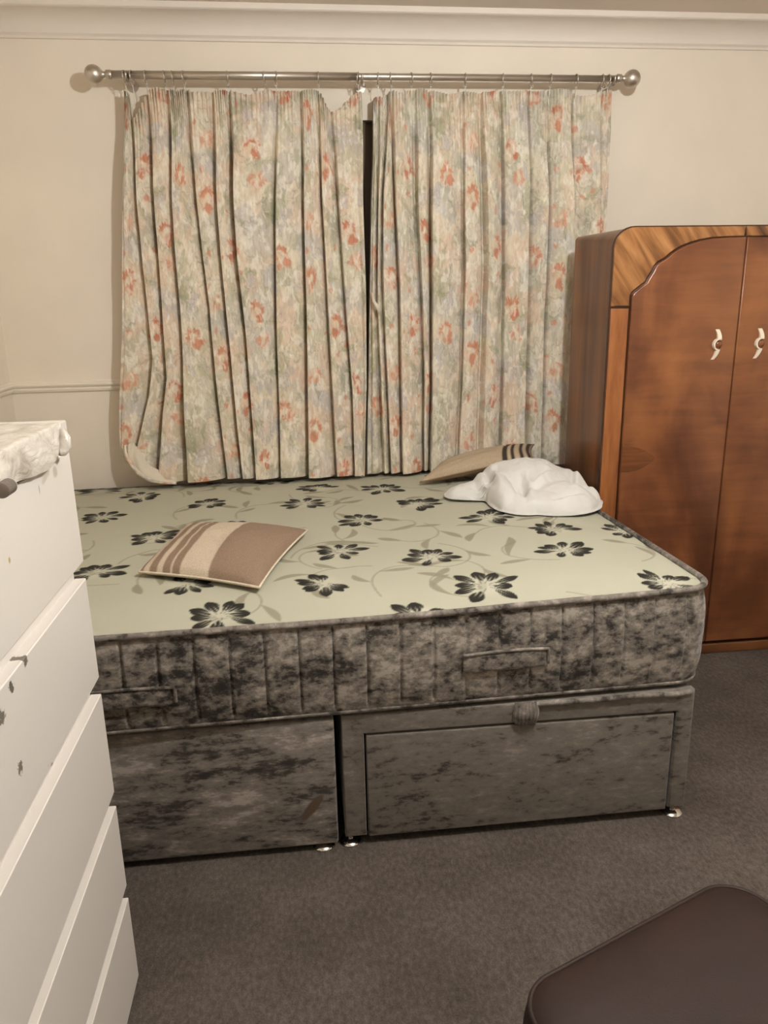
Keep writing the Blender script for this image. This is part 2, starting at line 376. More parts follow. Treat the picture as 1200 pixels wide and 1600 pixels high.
for bx in (-0.595, 0.298, 1.318):
    z = rodz(bx)
    b = link('bracket', tube_mesh('bracket', [(bx, YB - .002, z - .012), (bx, YB - .05, z - .016), (bx, RY + .012, z - .016), (bx, RY, z - .019)], 0.007, 10), 'brushed_steel', rod)
    link('wall_plate', lathe_mesh('wall_plate', [(0.022, YB - .006), (0.022, YB - .001)], (bx, 0, z - .012), 'y', 20), 'brushed_steel', b)
    link('cup', tube_mesh('cup', [(bx + dx, RY + 0.0175 * sin(a), z + 0.0175 * cos(a)) for dx, a in [(0, t_) for t_ in np.linspace(pi * .5, pi * 1.6, 12)]], 0.004, 8), 'brushed_steel', b)
link('thumb_screw', lathe_mesh('thumb_screw', [(0.004, -0.018), (0.004, -0.024), (0.009, -0.026), (0.009, -0.036), (0.003, -0.038)], (0.303, RY - .002, rodz(.3)), 'z', 14), 'chrome', rod)
RINGS = [-0.604, -0.576, -0.526, -0.457, -0.426, -0.385, -0.221, -0.080, -0.036, 0.128, 0.283, 0.361, 0.411, 0.492, 0.569, 0.708, 0.861, 0.977, 1.056, 1.162, 1.272, 1.296]
def ring_mesh():
    V = [(0.0025 * 0 + 0.0, 0.0195 * sin(a), 0.0195 * cos(a) - 0.005) for a in np.linspace(0, 2 * pi, 28, endpoint=False)]
    m = tube_mesh('curtain_ring', V, 0.0024, 8, closed=True)
    e = tube_mesh('eye', [(0.0045 * cos(a), 0, -0.0305 + 0.0055 * sin(a)) for a in np.linspace(0, 2 * pi, 12, endpoint=False)], 0.0012, 6, closed=True)
    bm = bmesh.new(); bm.from_mesh(m); bm.from_mesh(e); bm.to_mesh(m); bm.free()
    m.polygons.foreach_set('use_smooth', [True] * len(m.polygons)); m.materials.append(MAT['brushed_steel']); return m
RM = ring_mesh()
for i, x in enumerate(RINGS):
    o = bpy.data.objects.new('curtain_ring', RM); COL.objects.link(o)
    o.location = (x, RY, rodz(x)); o.rotation_euler = (0, random.uniform(-.1, .1), random.uniform(-.25, .25))
    sd = 'left' if x < 0.32 else 'right'
    tag(o, 'thin steel curtain ring on the pole above the %s floral curtain' % sd, 'curtain ring', 'curtain rings above the %s curtain' % sd)

# ------------------------------------------------------------------ curtains
FOLD_L = [[(-0.617, 2.217), (-0.648, 1.856), (-0.706, 1.371), (-0.747, 1.06), (-0.768, 0.844), (-0.738, 0.716)], [(-0.6, 2.085), (-0.607, 1.786), (-0.604, 1.214), (-0.635, 1.056), (-0.71, 0.841), (-0.697, 0.714)], [(-0.533, 2.085), (-0.536, 1.856), (-0.543, 1.418), (-0.549, 1.134), (-0.588, 0.974), (-0.632, 0.711)], [(-0.453, 2.108), (-0.467, 1.665), (-0.469, 1.417), (-0.485, 0.997), (-0.499, 0.705)], [(-0.384, 2.018), (-0.37, 1.615), (-0.355, 1.415), (-0.35, 1.047), (-0.333, 0.698)], [(-0.284, 2.22), (-0.293, 1.855), (-0.294, 1.614), (-0.28, 1.206), (-0.266, 0.695)], [(-0.224, 2.018), (-0.225, 1.613), (-0.212, 1.309), (-0.204, 0.933), (-0.203, 0.692)], [(-0.042, 2.2), (-0.061, 1.854), (-0.084, 1.358), (-0.094, 0.984), (-0.102, 0.688)], [(0.057, 2.201), (0.053, 1.854), (0.043, 1.356), (0.018, 0.683)], [(0.123, 2.179), (0.125, 1.854), (0.131, 1.406), (0.137, 0.976), (0.143, 0.677)], [(0.173, 2.088), (0.187, 1.853), (0.206, 1.404), (0.227, 1.029), (0.228, 0.673)], [(0.298, 2.225), (0.299, 1.853), (0.303, 1.48), (0.296, 1.082), (0.277, 0.671)]]
FOLD_R = [[(0.343, 2.203), (0.340, 1.972), (0.324, 1.607), (0.316, 1.402), (0.304, 1.082), (0.286, 0.671)], [(0.358, 2.181), (0.356, 1.853), (0.348, 1.606), (0.341, 1.402), (0.349, 1.08), (0.355, 0.668)], [(0.403, 2.181), (0.377, 1.853), (0.366, 1.556), (0.368, 1.401), (0.379, 1.079), (0.389, 0.666)], [(0.412, 2.112), (0.424, 1.852), (0.438, 1.478), (0.439, 1.187), (0.439, 0.664)], [(0.506, 2.205), (0.508, 1.852), (0.533, 1.398), (0.542, 1.075), (0.538, 0.66)], [(0.567, 2.205), (0.574, 1.852), (0.577, 1.397), (0.576, 1.073), (0.564, 0.659)], [(0.701, 2.206), (0.71, 1.851), (0.716, 1.551), (0.707, 1.07), (0.687, 0.653)], [(0.774, 2.207), (0.791, 1.851), (0.802, 1.55), (0.793, 1.067), (0.788, 0.649)], [(0.86, 2.207), (0.872, 1.851), (0.882, 1.549), (0.888, 1.064), (0.883, 0.645)], [(0.976, 2.208), (0.986, 1.85), (0.993, 1.469), (0.998, 1.061), (1.003, 0.639)], [(1.058, 2.209), (1.068, 1.85), (1.067, 1.467), (1.066, 1.059), (1.07, 0.636)], [(1.159, 2.21), (1.167, 1.85), (1.175, 1.466), (1.183, 1.055), (1.185, 0.631)], [(1.286, 2.211), (1.289, 1.849), (1.289, 1.464), (1.284, 1.052), (1.283, 0.627)], [(1.331, 2.253), (1.328, 1.972), (1.325, 1.723), (1.324, 1.463), (1.314, 1.051), (1.314, 0.626)]]
TOP_L = [(-0.618, 2.221), (-0.602, 2.217), (-0.598, 2.173), (-0.597, 2.111), (-0.576, 2.134), (-0.552, 2.174), (-0.528, 2.222), (-0.487, 2.231), (-0.447, 2.223), (-0.417, 2.219), (-0.384, 2.232), (-0.357, 2.215), (-0.284, 2.22), (-0.248, 2.225), (-0.216, 2.225), (-0.188, 2.214), (-0.144, 2.206), (-0.102, 2.217), (-0.074, 2.229), (-0.052, 2.229), (-0.035, 2.222), (-0.003, 2.223), (0.058, 2.225), (0.126, 2.231), (0.14, 2.21), (0.16, 2.166), (0.18, 2.152), (0.205, 2.157), (0.231, 2.18), (0.252, 2.205), (0.273, 2.216), (0.301, 2.225)]
TOP_R = [(0.34, 2.199), (0.358, 2.21), (0.383, 2.204), (0.399, 2.219), (0.417, 2.229), (0.447, 2.22), (0.485, 2.229), (0.511, 2.234), (0.542, 2.239), (0.567, 2.23), (0.601, 2.224), (0.639, 2.215), (0.678, 2.222), (0.706, 2.231), (0.756, 2.225), (0.808, 2.225), (0.86, 2.235), (0.899, 2.229), (0.939, 2.229), (0.975, 2.236), (1.018, 2.23), (1.057, 2.237), (1.11, 2.242), (1.137, 2.235), (1.164, 2.226), (1.197, 2.215), (1.239, 2.218), (1.266, 2.229), (1.284, 2.236), (1.304, 2.240), (1.334, 2.242)]
BOT_L = [(-0.764, 0.84), (-0.75, 0.79), (-0.704, 0.728), (-0.64, 0.698), (-0.507, 0.690), (-0.328, 0.694), (-0.209, 0.690), (0.279, 0.682)]
BOT_R = [(0.26, 0.684), (0.7, 0.694), (1.05, 0.702), (1.3, 0.70)]

# the printed cloth: coral blooms, sage leaves, lilac-grey blossoms on cream, in fabric coordinates (metres)
TILE = 0.62
mr = np.random.default_rng(21)
MOTIF = []
WASH = [(186, 184, 164), (204, 200, 200), (226, 203, 184), (196, 190, 186), (214, 207, 188), (234, 216, 200)]
for k in range(56): MOTIF.append(('blotch', mr.uniform(0, TILE, 2), mr.uniform(.030, .070), mr.uniform(0, pi), WASH[k % 6], mr.uniform(.45, .75)))
for k in range(16): MOTIF.append(('leaf', mr.uniform(0, TILE, 2), mr.uniform(.045, .075), mr.uniform(0, 2 * pi), [(166, 168, 138), (178, 180, 150), (166, 164, 148)][k % 3], mr.uniform(.35, .6)))
for k in range(10): MOTIF.append(('rose', mr.uniform(0, TILE, 2), mr.uniform(.032, .05), mr.uniform(0, 2 * pi), [(238, 231, 216), (232, 220, 200), (208, 204, 206)][k % 3], .7))
CORAL = [(.07, .09), (.38, .05), (.22, .29), (.53, .33), (.08, .50), (.37, .52)]
for k, c in enumerate(CORAL): MOTIF.append(('coral', np.array(c) + mr.uniform(-.02, .02, 2), [.044, .034, .040][k % 3], [0.5, 2.2, 0.9, -.4, 1.6, .2][k], [(208, 132, 104), (216, 156, 132), (202, 120, 94)][k % 3], .78))
for k in range(11): MOTIF.append(('bud', mr.uniform(0, TILE, 2), mr.uniform(.010, .018), 0, (212, 142, 116), .6))
def floral(u, v):
    u = np.asarray(u, float).ravel(); v = np.asarray(v, float).ravel()
    wu = u + 0.016 * (fbm(u * 26, v * 26, 3, 3) - .5) * 2; wv = v + 0.016 * (fbm(u * 26, v * 26, 9, 3) - .5) * 2
    C = np.tile(np.array((234, 223, 205), float), (len(u), 1))
    def over(mask, col):
        nonlocal C
        C = C * (1 - mask[:, None]) + np.array(col, float) * mask[:, None]
    over(sstep(.47, .60, fbm(wu * 7, wv * 7, 31, 3)) * .6, (200, 196, 192))
    over(sstep(.50, .64, fbm(wu * 6, wv * 6, 47, 3)) * .55, (224, 198, 176))
    over(sstep(.50, .62, fbm(wu * 7, wv * 7, 53, 3)) * .45, (194, 194, 170))
    grain = fbm(wu * 70, wv * 70, 71, 2)
    for kind, c, R, ang, col, op in MOTIF:
        du = np.mod(wu - c[0] + TILE / 2, TILE) - TILE / 2
        row = np.floor((wu - c[0] + TILE / 2) / TILE)
        dv = np.mod(wv - c[1] + row * TILE / 2 + TILE / 2, TILE) - TILE / 2
        a = du * cos(ang) + dv * sin(ang); b = -du * sin(ang) + dv * cos(ang)
        r = np.hypot(a, b) / R; th = np.arctan2(b, a)
        if kind == 'blotch':
            e = np.hypot(a, b * 1.4) / R + .55 * (grain - .5) + .12 * np.sin(3 * th + ang * 7)
            over(sstep(1.0, .88, e) * op * (.7 + .4 * grain), col)
        elif kind == 'leaf':
            w = .34 * R * (1 - np.clip(np.abs(a) / R, 0, 1) ** 2)
            over(sstep(.005, -.003, np.abs(b - .12 * a * a / R) - w) * (np.abs(a) < R) * op * (.6 + .6 * grain), col)
            over(sstep(.003, .001, np.abs(b - .12 * a * a / R)) * (np.abs(a) < R) * .25, (134, 132, 112))
        elif kind == 'rose':
            e = r / (.85 + .15 * np.cos(5 * th))
            over(sstep(1.05, .9, e) * op * (.5 + .7 * grain), col)
            over(sstep(.10, .03, np.abs(e - 1.0)) * .30, (150, 144, 128))
            over(sstep(.09, .03, np.abs(e - .55 - .1 * np.sin(3 * th))) * .30 * (th > -1.5), (170, 158, 146))
        elif kind == 'coral':
            dth = np.abs(np.mod(th + pi / 2 + pi, 2 * pi) - pi)
            over(sstep(1.25, .8, r) * .5, (230, 196, 172))
            out = .95 + .13 * np.sin(13 * th) + .10 * (grain - .5)
            m = sstep(out + .05, out - .05, r) * sstep(.30 + .12 * np.cos(th), .50 + .12 * np.cos(th), r) * sstep(1.95, 1.5, dth)
            over(m * op * np.clip(.25 + 1.1 * grain, 0, 1), col)
            over(sstep(.62, .40, np.hypot(a - R * .55, b - R * .75) / R + .4 * (grain - .5)) * .7, col)
            over(sstep(.42, .25, r) * .6, (236, 220, 196))
        elif kind == 'bud': over(sstep(1.1, .6, r + .4 * (grain - .5)) * op, col)
    line = np.abs(fbm(wu * 13, wv * 13, 91, 3) - .5)
    over(sstep(.012, .004, line) * .30, (140, 136, 120))
    line = np.abs(fbm(wu * 18, wv * 18, 97, 3) - .48)
    over(sstep(.022, .006, line) * .55, (240, 235, 222))
    over(sstep(.58, .68, fbm(wu * 46, wv * 30, 103, 3)) * .6, (246, 242, 232))
    return lin(C)

def build_curtain(folds, top, bot, amps, flank, name, label, seed, u0, lead):
    zrev = [([p[1] for p in f][::-1], [p[0] for p in f][::-1]) for f in folds]
    n = len(folds) - 1
    xmid = [np.interp(1.4, *z) for z in zrev]
    cols = []                                     # (fold, p, u)
    u = u0
    for j in range(n):
        w = xmid[j + 1] - xmid[j]; A = amps[j]
        arc = sqrt(w * w + (2.2 * A) ** 2) * 1.05
        k = max(10, int(arc / 0.0036))
        for q in range(k): cols.append((j, q / k, u + arc * q / k))
        u += arc
    cols.append((n - 1, 1.0, u))
    J = np.array([c[0] for c in cols]); Pq = np.array([c[1] for c in cols]); U = np.array([c[2] for c in cols])
    NR = 330; T = np.linspace(0, 1, NR)
    # header and hem heights per column, from its x near the top / bottom
    xt = np.zeros(len(cols)); xb = np.zeros(len(cols))
    for i, (j, p, _) in enumerate(cols):
        xt[i] = np.interp(2.2, *zrev[j]) * (1 - p) + np.interp(2.2, *zrev[j + 1]) * p
        xb[i] = np.interp(0.70, *zrev[j]) * (1 - p) + np.interp(0.70, *zrev[j + 1]) * p
    zt = np.interp(xt, [a for a, b in top], [b for a, b in top]); zb = np.interp(xb, [a for a, b in bot], [b for a, b in bot])
    Z = zt[None, :] + (zb - zt)[None, :] * T[:, None]
    X = np.zeros_like(Z); Y = np.zeros_like(Z)
    A = np.array(amps)[J]; fl = np.array(flank)[J]; Wd = np.array([xmid[j + 1] - xmid[j] for j in range(n)])[J]
    pa = np.where(fl > 0, Pq, 1 - Pq)                     # steep side first, soft slope after it
    ra = np.clip(0.013 / Wd, .05, .40); rb = np.clip(0.009 / Wd, .04, .30)
    soft_ = 0.42 + 0.58 * np.cos(pi / 2 * np.clip((pa - ra) / (1 - ra), 0, 1) ** 1.5)
    prof = sstep(0, 1, np.clip(pa / ra, 0, 1)) * soft_ * sstep(0, 1, np.clip((1 - pa) / rb, 0, 1))
    prof = np.where(J == (0 if lead > 0 else n - 1), np.maximum(prof, .9 * sstep(.6, 0, Pq if lead > 0 else 1 - Pq)), prof)   # outer edges too
    if lead > 0: prof = np.where(J == n - 1, np.maximum(prof, sstep(.45, 1, Pq)), prof)      # leading edges stay forward
    else: prof = np.where(J == 0, np.maximum(prof, sstep(.55, 0, Pq)), prof)
    for i, (j, p, _) in enumerate(cols):
        X[:, i] = np.interp(Z[:, i], *zrev[j]) * (1 - p) + np.interp(Z[:, i], *zrev[j + 1]) * p
    down = (2.22 - Z) / 1.5                       # 0 at header, 1 at hem
    depth = A[None, :] * prof[None, :] * (0.5 + 0.6 * sstep(0.0, 0.25, down) + 0.10 * down) * (.80 + .4 * vnoise(Z * 3.1, J[None, :] * 7.3 + 0 * Z, seed + 21))
    flips = [j for j in range(n) if any(0 <= k < n and flank[k] != flank[j] for k in (j - 1, j + 1))]
    X = X - np.where(np.isin(J, flips), 0, fl)[None, :] * .20 * depth * sstep(0.05, .3, down)         # folds lean a little over their steep side
    # secondary soft folds, cloth crumple
    Ug = np.broadcast_to(U[None, :], Z.shape)
    depth = depth + 0.010 * (fbm(Ug * 14 + seed, Z * 1.6, seed, 3) - .5) + 0.010 * (fbm(Ug * 22, Z * 12, seed + 5, 4) - .5)
    hd = np.exp(-np.clip(zt[None, :] - Z, 0, 9) / 0.085)
    tape = (0.5 + 0.5 * vnoise(U * 30, U * 0, seed + 3))[None, :]
    depth = depth + 0.0125 * np.sin(2 * pi * Ug / 0.021 + 4 * vnoise(Ug * 20, Ug * 0, seed + 8)) * hd * tape
    depth = depth + 0.012 * sstep(.92, 1.0, down)
    Y = 3.312 - depth
    Y = np.minimum(Y, 3.320)
    V = np.stack([X, Y, Z], -1)
    root = thing(name, (float(X.mean()), 3.29, float(Z.min())), label, 'curtain')
    m = grid_mesh('printed_cloth', V); set_color(m, 'print', floral(Ug, (2.24 - Z)))
    o = link('printed_cloth', m, 'curtain_print', root)
    # lining behind the face cloth, with the same shape but calmer
    Vl = V[::6, ::6].copy(); Vl[..., 1] = 3.330 + .004 * np.sin(Vl[..., 0] * 40)
    link('lining', grid_mesh('lining', Vl), 'curtain_lining', root)
    # heading hooks up to the rings
    for x in RINGS:
        if xt.min() - .01 <= x <= xt.max() + .01:
            zz = float(np.interp(x, [a for a, b in top], [b for a, b in top])); zz = max(zz, 2.19)
            link('hook', tube_mesh('hook', [(x, RY, rodz(x) - .034), (x + .001, RY + .006, zz + .012), (x + .001, RY + .010, zz - .02)], 0.0016, 6), 'lamp_white', root)
    return root, V, U
ampL = [.034, .044, .050, .064, .046, .052, .068, .044, .054, .046, .046]
skL = [1, 1, 1, 1, 1, 1, 1, 1, 1, 1, 1]
cl, VL, UL = build_curtain(FOLD_L, TOP_L, BOT_L, ampL, skL, 'curtain', 'floral curtain on the left, its lower corner turned back showing pale lining', 3, 0.03, 1)
ampR = [.032, .036, .042, .062, .046, .070, .040, .062, .068, .046, .066, .050, .024]
skR = [1, 1, 1, 1, 1, 1, 1, 1, -1, -1, -1, -1, -1]
cr, VR, UR = build_curtain(FOLD_R, TOP_R, BOT_R, ampR, skR, 'curtain', 'floral curtain on the right, partly hidden behind the walnut wardrobe', 11, 2.31, -1)
# turned-back hem corner of the left curtain: a rolled fold of lining
P0 = np.array([(-0.744, 3.262, 0.858), (-0.742, 3.247, 0.825), (-0.726, 3.237, 0.785), (-0.696, 3.230, 0.744), (-0.648, 3.224, 0.711), (-0.60, 3.222, 0.697), (-0.545, 3.225, 0.692)])
tt = np.linspace(0, 1, 60); ip = lambda k, t_: np.interp(t_, np.linspace(0, 1, 7), P0[:, k])
cen = np.stack([ip(0, tt), ip(1, tt), ip(2, tt)], -1)
wid = 0.044 * np.sin(pi * np.clip(tt * .8 + .2, 0, 1)) ** .8 * (.8 + .4 * vnoise(tt * 9, tt * 0, 4))
V = np.zeros((60, 14, 3))
for q in range(14):
    f = q / 13
    V[:, q, 0] = cen[:, 0] + wid * f * .95 + .004 * np.sin(9 * tt + 3 * f)
    V[:, q, 1] = cen[:, 1] - .010 * sin(pi * f) + .022 * f - .005 * np.sin(11 * tt + 5 * f) - .006 * tt
    V[:, q, 2] = np.maximum(cen[:, 2] - .006 + wid * f * .75 + .004 * np.sin(17 * tt + 4 * f), .686)
link('turned_hem', grid_mesh('turned_hem', V), 'curtain_lining', cl)
m = tube_mesh('hem_roll', [(a - .006, b - .004, c_ - .002) for a, b, c_ in cen[::3]], [.004 + .007 * sin(pi * k / 19) for k in range(20)], 10)
set_color(m, 'print', floral(np.array([v.co.x for v in m.vertices]) * 2, np.array([v.co.z for v in m.vertices]) * 2)); link('hem_roll', m, 'curtain_print', cl)
# pinch where the two leading edges are caught together
link('gather_knot', tube_mesh('gather_knot', [(0.318, 3.262, 1.46), (0.324, 3.250, 1.425), (0.336, 3.246, 1.405), (0.345, 3.252, 1.388), (0.343, 3.262, 1.374)], [.003, .007, .009, .007, .003], 10), 'curtain_lining', cr)

# ------------------------------------------------------------------ bed: two divan halves and a mattress
def upholstered(name, b, mat, parent, bevel=0.012):
    return link(name, boxes_mesh(name, [b], bevel, 3), mat, parent)
def glide(parent, x, y):
    link('glide_foot', lathe_mesh('glide_foot', [(0.028, 0.0), (0.029, 0.004), (0.024, 0.009), (0.009, 0.012), (0.008, 0.036)], (x, y, 0), 'z', 24), 'chrome', parent)
FYR, FYL, BZ = 1.722, 1.716, 0.398
dr = thing('divan_base', (0.54, 2.5, 0), 'grey crushed velvet divan half with a framed drawer, below the right of the mattress', 'bed base')
body = boxes_mesh('body', [(0.064, 1.022, FYR + .022, 3.28, 0.034, BZ)], 0.012, 3); link('body', body, 'velvet_divan', dr)
fr = prism_mesh('front_frame', [(0.064, 0.032), (0.122, 0.032), (0.122, 0.342), (0.975, 0.336), (0.975, 0.032), (1.022, 0.032), (1.022, BZ), (0.064, BZ)], 'y', FYR, FYR + .03, 0.006, 3)
link('front_frame', fr, 'velvet_divan', dr)
link('drawer_gap_shade', boxes_mesh('drawer_gap_shade', [(0.118, 0.979, FYR + .018, FYR + .0225, 0.034, 0.345)]), 'gap_shade', dr)  # thin sheet behind the drawer front; the gap's shade is painted by its colour
dw = link('drawer_front', prism_mesh('drawer_front', [(0.127, 0.026), (0.969, 0.026), (0.969, 0.330), (0.127, 0.336)], 'y', FYR + .001, FYR + .024, 0.006, 3), 'velvet_divan', dr)
# gathered pull tab above the drawer
V = np.zeros((16, 30, 3))
for i in range(16):
    for j in range(30):
        s_, q = i / 15, j / 29
        V[i, j] = (0.522 + .060 * q + .006 * sin(pi * s_) * (q - .5) * 2, FYR - .002 - .018 * sin(pi * q) ** .5 * (0.35 + .65 * sin(pi * (s_ * .85 + .1))) - .0022 * sin(q * 2 * pi * 7), 0.405 - .066 * s_)
link('pull_tab', grid_mesh('pull_tab', V), 'velvet_piping', dr)
link('top_piping', tube_mesh('top_piping', [(0.55 + .46 * k / 20, FYR - .002 + (.004 if k > 18 else 0), BZ - .005 + .003 * sin(k * .6) * (k / 20)) for k in range(21)], 0.0075, 10), 'velvet_piping', dr)
for x, y in ((0.078, FYR - .004 + .03), (0.998, FYR + .022), (0.12, 3.2), (0.98, 3.2)): glide(dr, x, y)
dl = thing('divan_base', (-0.5, 2.5, 0), 'grey crushed velvet divan half with a brown stain, next to the chest of drawers', 'bed base')
link('body', boxes_mesh('body', [(-1.08, 0.040, FYL + .02, 3.27, 0.030, BZ)], 0.012, 3), 'velvet_divan_dark', dl)
link('front_panel', boxes_mesh('front_panel', [(-1.082, 0.045, FYL, FYL + .03, 0.020, BZ - .002)], 0.008, 3), 'velvet_divan_dark', dl)
for x, y in ((0.005, FYL + .024), (-1.03, FYL + .05), (0.0, 3.2), (-1.03, 3.2)): glide(dl, x, y)
# the stain belongs to the cloth of this half
t = STAIN_NODE; org = Vector((-0.5, 2.5, 0))
msk = t.blob((-0.021 + .5, FYL - 2.5, 0.139), (0.016, 0.2, 0.056), (0, radians(-38), 0), 0.35, 0.10, 45)
msk2 = t.blob((0.075 + .5, FYL - 2.5, 0.15), (0.012, 0.2, 0.03), (0, 0, 0), 0.5, 0.1, 45)
old = t.b.inputs['Base Color'].links[0].from_socket
t.put(t.b.inputs['Base Color'], t.mix(msk, old, L4((88, 72, 56))))

TH = radians(1.5); MX0, MX1, MYL = -1.09, 1.060, 1.600
def mat_pt(x, d):        # x along the bed, d depth from the front edge -> world x,y (slightly turned on the base)
    px, py = -0.5, 1.700
    return px + (x - px) * cos(TH) - d * sin(TH), py + (x - px) * sin(TH) + d * cos(TH)
def rise(x): return 0.016 * sstep(0.1, 1.05, np.asarray(x, float))
MZ0, MZ1 = 0.408, 0.668
mt = thing('mattress', (0.0, 2.5, MZ0), 'pale floral mattress with grey crushed velvet sides lying on the divan', 'mattress')
CR = 0.085
# top panel, printed
NX, NY = 540, 400
D = np.linspace(0, MYL, NY)
inset = np.where(D < CR, CR - np.sqrt(np.clip(CR ** 2 - (CR - D) ** 2, 0, None)), np.where(D > MYL - CR, CR - np.sqrt(np.clip(CR ** 2 - (D - MYL + CR) ** 2, 0, None)), 0))
S = np.linspace(0, 1, NX)
XX = (MX0 + inset)[:, None] + (MX1 - MX0 - 2 * inset)[:, None] * S[None, :]
DD = np.broadcast_to(D[:, None], XX.shape)
edge = np.minimum(np.minimum(XX - MX0, MX1 - XX), np.minimum(DD, MYL - DD))
crown = 0.014 * sstep(0, .22, edge) + .006 * (fbm(XX * 5, DD * 5, 5, 3) - .5)
for qx in np.arange(MX0 + .12, MX1, .24):
    for k, qd in enumerate(np.arange(.12, MYL, .24)):
        crown = crown - .0035 * np.exp(-((XX - qx - (.12 if k % 2 else 0)) ** 2 + (DD - qd) ** 2) / .035 ** 2)
ZZ = MZ1 - .006 + rise(XX) + crown
WXg = -0.5 + (XX + .5) * cos(TH) - DD * sin(TH); WYg = 1.700 + (XX + .5) * sin(TH) + DD * cos(TH)
# print: dark blooms and grey-beige scrolls
FL = [(-0.874, 3.26), (-0.662, 3.065), (-0.75, 2.776), (-0.512, 2.476), (-0.344, 2.02), (-0.227, 1.798), (-0.38, 2.902), (-0.13, 3.28), (0.055, 3.084), (0.318, 3.012), (-0.004, 2.833), (0.197, 2.566), (0.42, 2.737), (0.096, 2.226), (0.372, 2.125), (0.639, 2.488), (0.81, 2.298), (0.773, 2.088), (0.473, 1.868), (0.955, 1.800), (0.041, 1.953), (0.272, 1.720), (1.04, 2.269), (-0.619, 2.152), (-.95, 2.45), (-.9, 1.9), (-.2, 2.3), (.86, 2.75), (.62, 3.2), (.95, 3.1), (-.25, 2.55)]
FLROT = [0.3, -.4, .9, .2, -.6, .4, 0, .3, .5, -.3, .1, .6, -.2, .5, .2, .0, .4, .1, .2, .9, 1.2, 1.5, 2.6, .3, 0, 0, 0, 0, 0, 0, 0]
px_, py_ = WXg.ravel(), WYg.ravel()
Cc = np.tile(np.array((179, 177, 159), float), (px_.size, 1))
tone = fbm(px_ * 3, py_ * 3, 77, 3)
Cc *= (0.985 + .03 * tone)[:, None]
def over_at(idx, m, col):
    Cc[idx] = Cc[idx] * (1 - m[:, None]) + np.array(col, float) * m[:, None]
def near(cx, cy, R): return np.nonzero((np.abs(px_ - cx) < R) & (np.abs(py_ - cy) < R))[0]
def leafshape(cx, cy, ang, Ln, Wd, bend, col, op):
    i = near(cx, cy, Ln * 1.3)
    if not len(i): return
    a = (px_[i] - cx) * cos(ang) + (py_[i] - cy) * sin(ang); b = -(px_[i] - cx) * sin(ang) + (py_[i] - cy) * cos(ang)
    s_ = a / Ln; b = b - bend * Ln * s_ * (1 - s_) * 2
    w = Wd * np.clip(np.sin(pi * np.clip(s_, 0, 1)), 0, 1) ** .8 * (0.55 + .5 * s_)
    over_at(i, sstep(.0025, -.0025, np.abs(b) - w) * ((s_ > 0) & (s_ < 1)) * op, col)
def vine(cx, cy, ang, Ln, curl, col):
    p = np.array([cx, cy]); h = ang; pts = [p.copy()]
    for k in range(26):
        h += curl * (.4 + 1.2 * k / 26) * Ln / 26 * 6
        p = p + np.array([cos(h), sin(h)]) * Ln / 26; pts.append(p.copy())
    pts = np.array(pts)
    i = near(pts[:, 0].mean(), pts[:, 1].mean(), np.ptp(pts, 0).max() * .6 + .03)
    if len(i):
        d = np.full(len(i), 9.0)
        for k in range(26):
            a, b = pts[k], pts[k + 1]; ab = b - a; L2 = ab @ ab
            q = np.clip(((px_[i] - a[0]) * ab[0] + (py_[i] - a[1]) * ab[1]) / L2, 0, 1)
            d = np.minimum(d, np.hypot(px_[i] - a[0] - q * ab[0], py_[i] - a[1] - q * ab[1]))
        over_at(i, sstep(.005, .0015, d) * .75, col)
    return pts, h
vr = np.random.default_rng(5)
GR, GR2 = (140, 134, 116), (150, 144, 126)
for gx in np.arange(-.98, 1.05, .24):
    for gy in np.arange(1.78, 3.3, .24):
        x0, y0 = gx + vr.uniform(-.08, .08), gy + vr.uniform(-.08, .08); a0 = vr.uniform(0, 2 * pi); cu = vr.choice([-1, 1]) * vr.uniform(.9, 2.3)
        pts, h = vine(x0, y0, a0, vr.uniform(.22, .36), cu, GR2)
        leafshape(pts[-1][0], pts[-1][1], h, vr.uniform(.08, .12), .017, vr.uniform(-.3, .3), GR, .85)
        for k in (9, 17):
            q = pts[k]; dh = pts[k + 1] - pts[k]; hh = math.atan2(dh[1], dh[0]) + vr.choice([-1, 1]) * vr.uniform(.5, .9)
            leafshape(q[0], q[1], hh, vr.uniform(.08, .14), .015, vr.uniform(-.35, .35), GR, .8)
def bloom(cx, cy, rot, R, span, seed):
    fr_ = np.random.default_rng(seed); n = 9
    i = near(cx, cy, R * 1.25); r0 = np.hypot(px_[i] - cx, py_[i] - cy) / R
    over_at(i, sstep(.75, .3, r0) * .55, (194, 192, 176))
    for k in range(n):
        a_ = rot + span * (k / (n - 1) - .5) + fr_.uniform(-.14, .14); Ln = R * fr_.uniform(.72, 1.12); W = R * fr_.uniform(.14, .22)
        i = near(cx, cy, Ln * 1.2)
        if not len(i): continue
        x = px_[i] - cx; y = py_[i] - cy
        a = (x * cos(a_) + y * sin(a_)) / Ln; b = -x * sin(a_) + y * cos(a_)
        b = b - fr_.uniform(-.12, .12) * Ln * a * a
        w = W * np.clip(np.sin(pi * np.clip((a - .30) / .70, 0, 1) ** 1.25), 0, 1) ** .7
        m = sstep(.0022, -.0022, np.abs(b) - w) * ((a > .30) & (a < 1.0))
        ribs = sstep(.25, .8, np.abs(np.sin(b / W * 5.0 + k))) 
        m = m * (1 - (1 - ribs) * sstep(.80, .45, a) * .85)
        over_at(i, m * .96, (40, 38, 34))
        hair = sstep(.0024, .0006, np.abs(b - W * .3)) * ((a > .12) & (a < .5)) * .55
        over_at(i, hair, (90, 86, 76))
for k, ((fx, fy), fr0) in enumerate(zip(FL, FLROT)):
    bloom(fx, fy, fr0 * 2 + 1.2, [.100, .088, .094][k % 3], 5.2 if k % 4 else 4.2, 100 + k)
m = grid_mesh('top_panel', np.stack([WXg, WYg, ZZ], -1)); set_color(m, 'print', lin(Cc))
